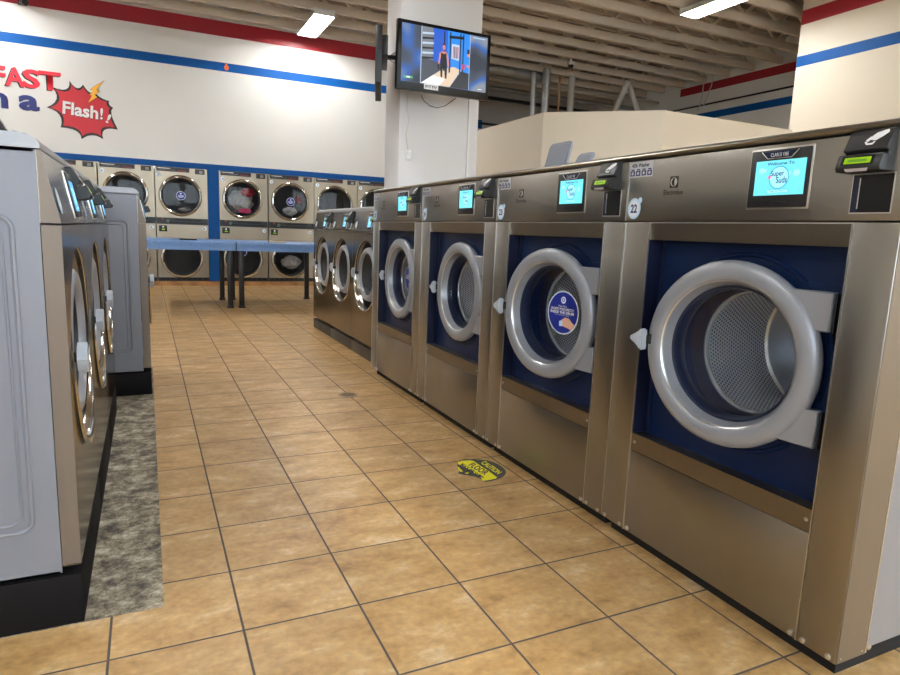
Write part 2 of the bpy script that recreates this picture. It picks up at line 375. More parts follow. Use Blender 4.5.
# back wall: above the dryers, the pillar between them, and the solid ends; the dryers stand in the openings
DX = [-1.42-.855, -1.42, -.565, .285, 1.135]; DX2 = [1.317, 2.17, 3.015, 3.86, 4.705]
mb = MB(); WT = .25
mb.box(XL, 5.4, YB, YB+WT, 2.135, DZ)
mb.box(XL, DX[0]-.01, YB, YB+WT, 0, 2.135); mb.box(DX2[-1]+.01, 5.4, YB, YB+WT, 0, 2.135)
mb.box(5.15, 5.4, YB+WT, 12.7, 0, DZ)
mb.box(DX[0]-.3, DX2[-1]+.3, YB+1.2, YB+1.3, 0, 2.4)
struct(mb, 'wall_back', paint_wall)
mb = MB(); mb.box(5.4, XB, 12.7, 12.9, 0, DZ); struct(mb, 'wall_far', paint_grey)
mb = MB(); mb.box(XB, XB+.2, YBLK, 12.9, 0, DZ); struct(mb, 'wall_right', paint_wall)
mb = MB(); mb.box(XBLK, XB, YF, YBLK, 0, DZ); struct(mb, 'wall_front_right', paint_cream)
mb = MB(); mb.box(XL-.2, XL, YF-.2, YB+WT, 0, DZ+.1); struct(mb, 'wall_left', paint_wall)
# street side with shop windows behind the camera
WX = [(-4.7,-1.9), (-1.4,1.4), (1.9,4.7), (5.2,8.0)]; WZ0, WZ1 = .95, 3.7
mb = MB(); mb.box(XL, XBLK, YF-.2, YF, 0, WZ0); mb.box(XL, XBLK, YF-.2, YF, WZ1, DZ)
xs = [XL] + [v for w in WX for v in w] + [XBLK]
for i in range(0, len(xs), 2): mb.box(xs[i], xs[i+1], YF-.2, YF, WZ0, WZ1)
struct(mb, 'wall_front', paint_wall)
for i, (a, b_) in enumerate(WX):
    f = MB()
    for z in (WZ0, WZ1-.06): f.box(a, b_, YF-.14, YF-.06, z, z+.06)
    for x in (a, (a+b_)/2-.03, b_-.06): f.box(x, x+.06, YF-.14, YF-.06, WZ0+.06, WZ1-.06)
    fo = f.build('window_%d' % (i+1), glassdark); fo['kind'] = 'structure'
    p = MB(); p.box(a+.06, (a+b_)/2-.03, YF-.104, YF-.096, WZ0+.06, WZ1-.06); p.box((a+b_)/2+.03, b_-.06, YF-.104, YF-.096, WZ0+.06, WZ1-.06)
    p.build('pane', pane_glass, fo)
    ld = bpy.data.lights.new('window_daylight', 'AREA'); ld.shape = 'RECTANGLE'; ld.size = b_-a; ld.size_y = WZ1-WZ0; ld.energy = 1
    ld.cycles.is_portal = True
    lo = bpy.data.objects.new('window_daylight', ld); COL.objects.link(lo); lo.location = ((a+b_)/2, YF-.25, (WZ0+WZ1)/2); lo.rotation_euler = (PI/2, 0, PI)
mb = MB(); mb.box(-40, 40, -60, YF-.25, -.2, -.1); struct(mb, 'parking_lot', asphalt)
# partition booth
BZ = 2.8; P0 = (5.15, 8.6); P1 = (5.15, 6.10); P2 = (6.32, 5.03); P3 = (XBLK, 5.03)
def wallseg(name, a, b_, t=.12, h=BZ, m_=paint_cream):
    a, b_ = Vector(a), Vector(b_); d = (b_-a).normalized(); n = Vector((-d.y, d.x))*t
    if n.dot(Vector((1,1))) < 0: n = -n
    mb = MB(); mb.prism([a[:], b_[:], (b_+n)[:], (a+n)[:]], 'xy', 0, h); struct(mb, name, m_)
wallseg('wall_booth_left', P0, P1); wallseg('wall_booth_corner', P1, P2); wallseg('wall_booth_front', P2, (XBLK, 5.03), .055)
# painted stripes
def stripe(name, x0, x1, y0, y1, z0, z1, m_):
    mb = MB(); mb.box(x0, x1, y0, y1, z0, z1); struct(mb, name, m_)
stripe('trim_1', XL, 5.4, YB-.003, YB, 4.285, 4.53, red_paint); stripe('trim_2', XL, 5.4, YB-.003, YB, 3.715, 3.857, blue_paint)
stripe('trim_3', 5.4, 7.75, 12.697, 12.7, 4.285, 4.53, red_paint); stripe('trim_4', 5.4, 7.65, 12.697, 12.7, 3.66, 3.86, blue_paint)
stripe('trim_5', XB-.003, XB, YBLK, 9.74, 4.32, 4.485, red_paint); stripe('trim_6', XB-.003, XB, YBLK, 9.2, 3.735, 3.875, blue_paint)
stripe('trim_7', XBLK-.003, XBLK, YF, YBLK, 4.265, 4.46, red_paint); stripe('trim_8', XBLK-.003, XBLK, YF, YBLK, 3.685, 3.83, blue_paint)
# blue frame round the dryers
mb = MB(); mb.box(DX[0]-.06, DX2[-1]+.05, YB-.012, YB+.05, 2.04, 2.135); mb.box(DX[-1], DX2[0], YB-.012, YB+.6, .0835, 2.04)
mb.box(DX[0]-.06, DX[0]-.005, YB-.012, YB+.05, 0, 2.04)
struct(mb, 'trim_9', blue_frame)
mb = MB(); mb.box(DX[0], DX2[-1], YB-.004, YB+1.1, 0, .083); struct(mb, 'baseboard_back', curb_tile)
# column with the televisions
CX0, CX1, CY0, CY1 = 2.70, 3.68, 5.22, 5.68
mb = MB(); mb.box(CX0, CX1, CY0, CY1, 0, DZ, bevel=.006); struct(mb, 'wall_column', paint_col, 'white square column with a television on its face')
# bare concrete strip beside the left machines
mb = MB(); mb.box(-.92, .134, .2, 3.6, -.004, .0012); struct(mb, 'trim_10', concrete, 'stained bare concrete strip beside the left washers')
# ceiling joists
ORD = ['first','second','third','fourth','fifth','sixth','seventh','eighth','ninth','tenth','eleventh','twelfth','thirteenth','fourteenth']
jy = [12.07-.61*i for i in range(14)]
for i, y in enumerate(jy):
    x0 = XL+.02 if y < YB-.1 else 5.42; x1 = XB-.02 if y > YBLK+.05 else XBLK-.02
    jo = thing('ceiling_joist', 'cream painted open-web ceiling joist, %s counted from the far back wall' % ORD[i], 'joist', ((x0+x1)/2, y, CZ), 0, 'open-web joists under the roof'); cx = (x0+x1)/2
    mb = MB(); mb.box(x0-cx, x1-cx, -.032, .032, 0, .125); mb.build('bottom_chord', joist_paint, jo)
    mb = MB(); mb.box(x0-cx, x1-cx, -.032, .032, .40, .478); mb.build('top_chord', joist_paint, jo)
    mb = MB(); x = x0-cx+.1; k = 0; st = .38
    while x+st < x1-cx:
        za, zb = (.115,.41) if k % 2 == 0 else (.41,.115)
        dv = Vector((st,0,zb-za)).normalized(); pn = Vector((-dv.z,0,dv.x))*.025; A = Vector((x,0,za)); B = Vector((x+st,0,zb))
        mb.prism([(A+pn).xz, (A-pn).xz, (B-pn).xz, (B+pn).xz], 'xz', -.018, .018); x += st; k += 1
    w = mb.build('web', joist_paint, jo)
# fluorescent fixtures
def fixture(x, y, label):
    r = thing('ceiling_light', label, 'light', (x, y, 4.40), 0, 'fluorescent ceiling lights')
    W, Ln = .34, 1.27
    mb = MB(); mb.prism([(-W/2,.0),(-W/2+.05,.1),(W/2-.05,.1),(W/2,.0),(W/2-.008,.0),(W/2-.055,.085),(-W/2+.055,.085),(-W/2+.008,.0)], 'xz', -Ln/2, Ln/2)
    mb.box(-W/2, W/2, -Ln/2, -Ln/2+.012, 0, .1); mb.box(-W/2, W/2, Ln/2-.012, Ln/2, 0, .1)
    mb.build('housing', fix_white, r)
    for k in range(4):
        xx = -W/2+.06+k*(W-.12)/3
        mb = MB(); mb.cyl((xx,-Ln/2+.03,.035), (xx,Ln/2-.03,.035), .016, 8); mb.build('tube', tube_emit, r)
    return r
fixture(2.78, 9.52, 'lit four-tube fluorescent light under the joists, left, near the back wall')
fixture(7.50, 5.36, 'lit four-tube fluorescent light under the joists above the booth, upper right')
for (x, y, w) in [(.6,3.9,'over the aisle'), (-2.2,9.52,'over the left end of the dryers'), (-2.2,4.6,'behind the left washers'), (2.78,-.4,'over the washer numbered 22'), (7.5,-.4,'beside the right wall'),
                  (-2.2,-.4,'left of the viewer'), (2.78,-4.,'over the shop windows'), (7.5,-4.,'by the windows on the right')]:  # further fixtures out of view, added to light the room
    fixture(x, y, 'added unseen lit four-tube fluorescent light under the joists ' + w)

# ================================================================== TALL STAINLESS WASHERS (right)
WW = .979; Y0 = .1484; XF = 1.6683; WS = .955; WP = WW*WS; ZW = .0495
def rounded(x0, x1, z0, z1, r, n=5):
    out = []
    for cx, cz, a0 in ((x1-r, z1-r, 0), (x0+r, z1-r, PI/2), (x0+r, z0+r, PI), (x1-r, z0+r, 1.5*PI)):
        for i in range(n+1): out.append((cx+r*math.cos(a0+PI/2*i/n), cz+r*math.sin(a0+PI/2*i/n)))
    return out
scr_small = mat('screen_sky_blue', rgb(20,30,34), .2, emit=rgb(98,178,236), es=.95)
def screen(root, x0, x1, z0, z1, sx0, sx1, sz0, sz1, y=0., tilt=None, detail=True):
    mb = MB(); mb.box(x0-.005, x1+.005, y-.003, y+.02, z0-.005, z1+.005, 1, .002); mb.box(x0, x1, y-.008, y+.01, z0, z1, 0, .003)
    if detail:
        c = (x0+x1)/2; w = (x1-x0)
        mb.prism([(c-w*.30,z1-.006),(c-w*.2,z1-.024),(c+w*.2,z1-.024),(c+w*.30,z1-.006)], 'xz', y-.0095, y-.007, 2)
        for a, b_ in (((c-w*.31,z1-.005),(c-w*.2,z1-.0245)), ((c-w*.2,z1-.0245),(c+w*.2,z1-.0245)), ((c+w*.2,z1-.0245),(c+w*.31,z1-.005))):
            mb.cyl((a[0],y-.0095,a[1]), (b_[0],y-.0095,b_[1]), .0012, 6, 1)
        mb.box(c-w*.18, c+w*.18, y-.0095, y-.006, z0+.013, z0+.018, 3)
    bz = mb.build('control_screen', [black, steel_edge, navy, dark], root)
    if detail: text('lettering', 'CLARUS VIBE', c-w*.15, c+w*.15, z1-.02, z1-.010, y-.0101, white_ink, bz)
    mb = MB(); mb.box(sx0, sx1, y-.0096, y-.006, sz0, sz1); mb.build('display', scr if detail else scr_small, bz)
    c = (sx0+sx1)/2; w = sx1-sx0; h = sz1-sz0
    mb = MB()
    mb.lathe([(h*.30,-.0098),(h*.335,-.0098)], (c+w*.0,y,sz0+h*.5), 'y', 32, 0); mb.disc((c,y-.0097,sz0+h*.5), h*.30, 'y', 32, 1)
    for q, rr_ in ((.13,.055),(.84,.06),(.70,.035),(.2,.03)): mb.disc((sx0+w*q,y-.0097,sz0+h*(.72 if q < .5 else .6)), w*rr_, 'y', 16, 1)
    mb.prism(rounded(c-w*.22, c+w*.22, sz0+h*.06, sz0+h*.16, h*.045), 'xz', y-.0099, y-.0096, 0); mb.prism(rounded(c-w*.21, c+w*.21, sz0+h*.07, sz0+h*.15, h*.035), 'xz', y-.0101, y-.0098, 1)
    mb.disc((c-w*.19,y-.0102,sz0+h*.52), w*.03, 'y', 14, 2)
    mb.build('welcome_logo', [scr_teal, scr_pale, scr_pink], bz)
    if detail:
        text('lettering', 'Welcome To', c-w*.26, c+w*.28, sz0+h*.86, sz0+h*.945, y-.0103, scr_navy, bz, .02)
        text('lettering', 'Super', c-w*.17, c+w*.10, sz0+h*.50, sz0+h*.70, y-.0104, scr_navy, bz, .02)
        text('lettering', 'Suds', c-w*.05, c+w*.17, sz0+h*.34, sz0+h*.52, y-.0104, scr_navy, bz, .02)
        text('lettering', 'Tap to Start', c-w*.17, c+w*.17, sz0+h*.085, sz0+h*.14, y-.0104, scr_navy, bz)
    return bz
def reader(root, x0, x1, z0, z1, y=0., out=.066, slant=0.):
    """card reader: a wedge with a sloped top, a slot, a small green display and a chin"""
    h = z1-z0
    prof = [(y+.02,z1), (y-.012,z1), (y-out*.62,z0+h*.50), (y-out*.62+.012,z0+h*.46), (y-out*.62+.012,z0+h*.40), (y-out*.82,z0+h*.40), (y-out,z0+h*.10), (y-out*.9,z0), (y+.02,z0)]
    mb = MB(); mb.prism(prof, 'yz', x0, x1); bmesh.ops.bevel(mb.bm, geom=mb.bm.edges[:], offset=.0025, segments=1, affect='EDGES')
    rd = mb.build('card_reader', black, root)
    # lcd on the sloped lower face
    a = Vector((y-out*.82, z0+h*.40)); b_ = Vector((y-out, z0+h*.10)); d = b_-a; n = Vector((d.y, -d.x)).normalized()
    if n.x > 0: n = -n
    def quad(x_0, x_1, t0, t1, off, name, m_):
        pa, pb = a+d*t0+n*off, a+d*t1+n*off; mb = MB()
        mb.faces([(x_0,pa.x,pa.y),(x_1,pa.x,pa.y),(x_1,pb.x,pb.y),(x_0,pb.x,pb.y)], [(0,3,2,1)]); return mb.build(name, m_, rd)
    w = x1-x0
    quad(x0+w*.12, x1-w*.14, .14, .86, .0006, 'display_bezel', black_gloss); quad(x0+w*.19, x1-w*.21, .26, .74, .0012, 'green_display', lcd)
    quad(x0+w*.27, x1-w*.3, .40, .62, .0015, 'digits', lcd_dark)
    mb = MB(); mb.faces([(x0+w*.24,y-out*.98,z0+h*.075),(x1-w*.22,y-out*.98,z0+h*.075),(x1-w*.26,y-out*.915,z0+h*.004),(x0+w*.28,y-out*.915,z0+h*.004)], [(0,1,2,3)])
    for v in mb.bm.verts: v.co.y -= .003; v.co.z -= .001
    mb.build('label', label_silver, rd)
    # hand-and-card sign on the sloped top
    a2 = Vector((y-.012, z1)); b2 = Vector((y-out*.62, z0+h*.5)); d2 = b2-a2; n2 = Vector((d2.y,-d2.x)).normalized()
    if n2.x > 0: n2 = -n2
    def P(u, t): p = a2+d2*t+n2*.0018; return (x0+w*u, p.x, p.y)
    mb = MB()
    for poly in ([(.50,.42),(.62,.20),(.78,.10),(.92,.04),(.96,.22),(.84,.44),(.74,.56),(.62,.50)], [(.38,.62),(.48,.40),(.64,.46),(.74,.58),(.66,.66),(.50,.60),(.46,.72)], [(.36,.72),(.42,.66),(.46,.80),(.60,.78),(.62,.70),(.68,.72),(.62,.90),(.44,.90)]):
        mb.faces([P(.66+(q[0]-.64)*.78, .42+(q[1]-.45)*.8) for q in poly], [tuple(range(len(poly)))])
    mb.build('hand_symbol', white_ink, rd)
    return rd
def door_sticker(root, c, r, name='door_sticker'):
    x, y, z = c
    mb = MB(); mb.disc((x,y,z), r, 'y', 48, 0); mb.disc((x,y-.0008,z), r*.94, 'y', 48, 1)
    mb.disc((x,y-.0014,z+r*.58), r*.16, 'y', 24, 0); mb.lathe([(r*.05,y-.0018),(r*.09,y-.0018)], (x,0,z+r*.58), 'y', 16, 1)
    # hand holding a pod
    mb.faces([(x+r*a,y-.0014,z+r*b_) for a, b_ in ((-.12,-.62),(-.16,-.42),(.0,-.30),(.18,-.20),(.42,-.22),(.62,-.38),(.80,-.48),(.66,-.66),(.58,-.74),(.42,-.68),(.1,-.62))], [tuple(range(11))], 2)
    mb.faces([(x+r*a,y-.0018,z+r*b_) for a, b_ in ((-.18,-.64),(-.2,-.40),(-.02,-.36),(.06,-.46),(.02,-.62))], [tuple(range(5))], 3)
    st = mb.build(name, [sticker_white, sticker_navy, skin_ink, sticker_blue], root)
    text('lettering', 'Please Place', x-r*.30, x+r*.25, z+r*.26, z+r*.34, y-.002, white_ink, root)
    text('lettering', 'LAUNDRY PODS DIRECTLY', x-r*.78, x+r*.72, z+r*.10, z+r*.22, y-.002, white_ink, root, .02)
    text('lettering', 'INSIDE THE DRUM', x-r*.80, x+r*.72, z-r*.06, z+r*.07, y-.002, white_ink, root, .03)
    text('lettering', 'before loading your laundry', x-r*.5, x+r*.42, z-r*.15, z-r*.09, y-.002, white_ink, root)
    return st
def number_plate(root, c, r, s, y=-.0015):
    x, z = c
    mb = MB(); mb.disc((x,y,z), r, 'y', 40, 0, 1, 1.1); mb.disc((x+r*.86,y-.0002,z+r*.86), r*.3, 'y', 20, 0); mb.disc((x,y-.0006,z), r*.80, 'y', 40, 1, 1, 1.1)
    pl = mb.build('number_plate', [sticker_blue, sticker_white], root)
    text('lettering', s, x-r*.50, x+r*.50, z-r*.45, z+r*.45, y-.0014, navy_ink, pl, .03)
def big_washer():
    r = thing('washing_machine', '', 'washing machine', (XF, Y0, ZW), -PI/2, 'tall stainless washers on the right'); r.scale = (WS,)*3
    # cabinet behind the front (open to the front; the drum sits inside)
    mb = MB(); D = 1.12
    mb.box(.006, .012, .128, D, .02, 1.384); mb.box(WW-.012, WW-.006, .128, D, .02, 1.384); mb.box(.006, WW-.006, D-.006, D, .02, 1.384)
    mb.box(.006, WW-.006, .128, D, .02, .03); mb.box(.006, WW-.006, .128, D, 1.376, 1.384)
    mb.build('cabinet', steel_side, r)
    mb = MB(); mb.box(.008, WW-.03, .05, D-.06, -ZW/WS, .02); mb.build('base', dark, r)  # near-black block standing in for the shadow under the raised washer
    # front posts, header, lower panel
    mb = MB(); mb.box(.003, .131, 0, .126, .006, 1.1665, 0, .003); mb.build('front_post', steel, r)
    mb = MB(); mb.box(.861, WW-.003, 0, .126, .006, 1.1665, 0, .003); mb.build('front_post', steel, r)
    mb = MB(); mb.box(.133, .859, .002, .1, .006, .324, 0, .002); mb.build('lower_panel', steel, r)
    mb = MB(); mb.prism([(.003,.326),(.003,.391),(.066,.389),(.066,.326)], 'yz', .133, .859); mb.build('lower_ledge', steel_ledge, r)
    mb = MB(); mb.prism([(.003,1.1665),(.010,1.105),(.066,1.105),(.066,1.1665)], 'yz', .133, .859); mb.box(.133, .859, .0, .004, 1.163, 1.1665, 1); mb.build('header_strip', [steel_ledge, steel_edge], r)
    for x in (.131, .859): 
        mb = MB(); mb.box(x-.0016, x+.0016, -.001, .03, .006, 1.166); mb.build('edge_trim', steel_edge, r)
    # control panel
    mb = MB(); mb.box(.003, WW-.003, 0, .126, 1.1705, 1.383, 0, .002); cp = mb.build('control_panel', steel, r)
    mb = MB(); mb.box(.845, .948, -.0012, .002, 1.188, 1.286, 1); mb.box(.848, .945, -.0022, .0, 1.191, 1.283, 0); mb.box(.848,.866,-.0026,0,1.191,1.283,2); mb.box(.864,.8665,-.003,0,1.20,1.275,1)
    mb.build('coin_pocket', [black_gloss, steel_edge, navy_dark], r)
    # rolled top
    prof = [(.126,1.412)] + [(.022-.03*math.sin(a), 1.3865+.0255*(1-math.cos(a)) if False else 1.399+.0135*math.cos(a)) for a in [i*PI/8 for i in range(9)]] + [(.126,1.386)]
    mb = MB(); mb.prism(prof, 'yz', .001, WW-.001, 0, True); mb.box(.004, WW-.004, .126, D, 1.386, 1.41); mb.build('top_cover', steel, r)
    # joint strip on the left flank (bright line between machines)
    mb = MB(); mb.box(.0006, .0028, -.002, .05, 1.172, 1.384); mb.box(.0006, .0028, -.002, .05, .01, 1.166); mb.build('side_joint', steel_edge, r)
    # blue door panel, set back in the front
    cx, cz = .514, .763
    mb = MB(); mb.plate_hole(.133, .859, .385, 1.112, cx, cz, .245, .062, .05, 0, 72)
    for x in (.1338, .8582): mb.box(x-.0008, x+.0008, .004, .07, .392, 1.106, 1)
    mb.box(.147, .160, .056, .064, .394, 1.104, 1)
    mb.lathe([(.318,.063),(.313,.056),(.305,.056),(.300,.063)], (cx,0,cz), 'y', 72, 0)
    mb.prism(rounded(.70, .832, .872, 1.005, .02), 'xz', .057, .064, 0); mb.prism(rounded(.70, .832, .53, .675, .02), 'xz', .057, .064, 0)
    mb.build('door_panel', [navy, navy_dark], r)
    # drum
    mb = MB(); R = .248
    mb.lathe([(.245,.112),(.225,.122),(.200,.126)], (cx,0,cz), 'y', 64, 3); mb.lathe([(.200,.126),(.197,.121),(.191,.121),(.188,.127),(.189,.138),(R,.160)], (cx,0,cz), 'y', 72, 1)
    mb.lathe([(R,.16),(R,.49)], (cx,0,cz), 'y', 96, 0)
    mb.lathe([(R,.49),(R-.010,.496)], (cx,0,cz), 'y', 72, 1); mb.lathe([(R-.010,.496),(R-.03,.502),(.06,.49),(.0005,.48)], (cx,0,cz), 'y', 64, 2)
    mb.build('drum', [perf, rim_light, drum_plain, navy_dark], r)
    # door: moulded ring, inner collar, bowl glass, hinges, handle
    mb = MB()
    mb.lathe([(.278,.062),(.2885,.050),(.291,.037),(.287,.025),(.277,.017),(.262,.0125),(.246,.012),(.234,.0155),(.226,.023),(.2225,.034),(.217,.05),(.213,.062)], (cx,0,cz), 'y', 96, 0)
    dr = mb.build('door', grey_door, r)
    mb = MB(); mb.lathe([(.2135,.058),(.206,.060),(.201,.078),(.200,.106),(.203,.112)], (cx,0,cz), 'y', 80, 0); mb.lathe([(.2255,.0225),(.2268,.0205),(.229,.0185)], (cx,0,cz), 'y', 80, 1)
    mb.build('door_gasket', [mat('navy_gasket', rgb(26,34,58), .3), steel_edge], dr)
    mb = MB(); mb.lathe([(.207,.062),(.198,.085),(.17,.100),(.12,.108),(.0005,.110)], (cx,0,cz), 'y', 64, 0); mb.build('door_glass', door_glass, dr)
    for (z0, z1) in ((.876, .984), (.550, .657)):
        hz = [z0+(z1-z0)*q/6 for q in range(7)]; mb = MB(); mb.prism([(.814,z0),(.814,z1)]+[(cx+math.sqrt(.268**2-(z-cz)**2),z) for z in hz[::-1]], 'xz', .026, .060, 0); bmesh.ops.bevel(mb.bm, geom=[e_ for e_ in mb.bm.edges if e_.calc_length() > .03], offset=.004, segments=1, affect='EDGES'); mb.box(.8125, .819, .040, .061, z0-.002, z1-.004, 1, .002)
        mb.build('hinge', [grey_door, rubber], dr)
    mb = MB(); mb.prism([(.168,.766),(.184,.780),(.202,.786),(.216,.802),(.230,.804),(.233,.794),(.229,.766),(.233,.738),(.230,.728),(.216,.730),(.202,.746),(.184,.753)], 'xz', -.012, .016, 0)
    bmesh.ops.bevel(mb.bm, geom=mb.bm.edges[:], offset=.006, segments=2, affect='EDGES')
    for f in mb.bm.faces: f.smooth = True
    mb.build('handle', grey_handle, dr)
    mb = MB(); mb.box(.222, .250, .010, .03, .752, .786, 0, .004); mb.build('latch', rubber, dr)
    # screen, reader, labels, logo, screws
    screen(r, .539, .727, 1.208, 1.368, .560, .717, 1.242, 1.338)
    reader(r, .832, .940, 1.286, 1.389, 0, .060)
    mb = MB(); mb.box(.006, .125, -.0012, .002, 1.326, 1.381, 0)
    for k in range(4):
        x = .012+k*.029; mb.box(x, x+.022, -.0018, 0, 1.331, 1.349, 1, 0); mb.box(x+.003, x+.019, -.0018, 0, 1.351, 1.355, 1); mb.disc((x+.011,-.0020,1.34), .006, 'y', 12, 0)
    lb = mb.build('price_label', [label_silver, navy_ink], r); text('lettering', '45lb Washer', .016, .108, 1.361, 1.375, -.0016, black_ink, lb, .03)
    mb = MB(); mb.box(.213, .250, -.001, .002, 1.281, 1.319, 0); mb.disc((.2315,-.0014,1.30), .0150, 'y', 28, 1); mb.faces([(.2315+a*.014,-.0018,1.30+c*.014) for a, c in ((-.25,.95),(.35,.95),(.15,.0),(.35,-.95),(-.25,-.95),(-.75,-.1),(-.7,.2))], [tuple(range(7))], 0)
    lg = mb.build('maker_logo', [black_ink, steel_edge], r)
    text('lettering', 'Electrolux', .187, .277, 1.258, 1.275, -.001, black_ink, lg, .01); text('lettering', 'PROFESSIONAL', .187, .277, 1.249, 1.253, -.001, grey_ink, lg)
    for x in (.02, .11, .15, .842, .88, .955): mb = MB(); mb.lathe([(.009,0.002),(.008,-.003),(.004,-.005),(.0003,-.005)], (x,0,.018), 'y', 12, 0); mb.build('screw', steel_edge, r)
    for x in (.15, .842): mb = MB(); mb.lathe([(.007,.008),(.006,.001),(.0003,.0)], (x,0,.36), 'y', 12, 0); mb.build('screw', steel_edge, r)
    for y in (.02,.11,.145): mb = MB(); mb.lathe([(.009,0),(.008,.003),(.0003,.005)], (WW-.006,y,.02), 'x', 12, 0); mb.build('screw', steel_edge, r)
    mb = MB(); mb.box(WW-.0034, WW-.0016, .004, .1235, .008, 1.1665); mb.box(WW-.0034, WW-.0016, .004, .1235, 1.171, 1.383); mb.build('muted_side_plate', muted_side_plate, r)  # thin plate added over the steel flank to mute the window reflection
    mb = MB(); mb.box(WW-.005, WW-.001, .124, .129, .01, 1.384); mb.build('side_seam', steel_edge, r)
    return r
wa = big_washer(); wa['label'] = 'large stainless washer numbered 22, nearest on the right, with a bare door window'
wlab = ['large stainless washer numbered 23, with raised grey lids on top and a navy door sticker',
        'large stainless washer numbered 24, third from the right, no sticker on its door',
        'last of the large stainless washers, next to the lower washers, navy sticker on door']
big = [wa] + [dup(wa, (XF, Y0+WP*(i+1), ZW), None, wlab[i]) for i in range(3)]
for w, n in zip(big, ('22','23','24','25')): number_plate(w, (.046,1.215), .034, n)
GX, GZ = .514, .763
def door_of(w): return [c for c in kids(w) if c.name.startswith('door') and not c.name.startswith('door_')][0]
for w in (big[1], big[3]): door_sticker(door_of(w), (GX+.03,.104,GZ+.005), .098)
# the two nearest doors stand ajar on their hinges
for w, th in ((big[0], 8.0), (big[1], 8.5)):
    d = door_of(w); h = Vector((.815, .05, 0)); rz = Matrix.Rotation(math.radians(th), 4, 'Z')
    d.matrix_local = Matrix.Translation(h) @ rz @ Matrix.Translation(-h)
# raised lids of the detergent boxes on washer 23 (local x runs away from the back wall)
for (x0, x1, y, h, lean) in ((.075, .262, .21, .150, .03), (.180, .305, .30, .105, .05)):
    mb = MB(); mb.prism(rounded(x0, x1, 1.412, 1.412+h, .028), 'xz', y, y+.012, 0)
    mb.prism(rounded(x0+.010, x1-.010, 1.425, 1.412+h-.010, .02), 'xz', y-.003, y+.001, 0)
    bmesh.ops.bevel(mb.bm, geom=[e_ for e_ in mb.bm.edges if e_.calc_length() > .02], offset=.002, segments=1, affect='EDGES')
    for v in mb.bm.verts: v.co.x -= (v.co.z-1.412)/h*(lean*.5-.03); v.co.y += (v.co.z-1.412)/h*lean
    l = mb.build('detergent_lid', lid_grey, big[1]); l['label'] = 'raised slate grey lid'

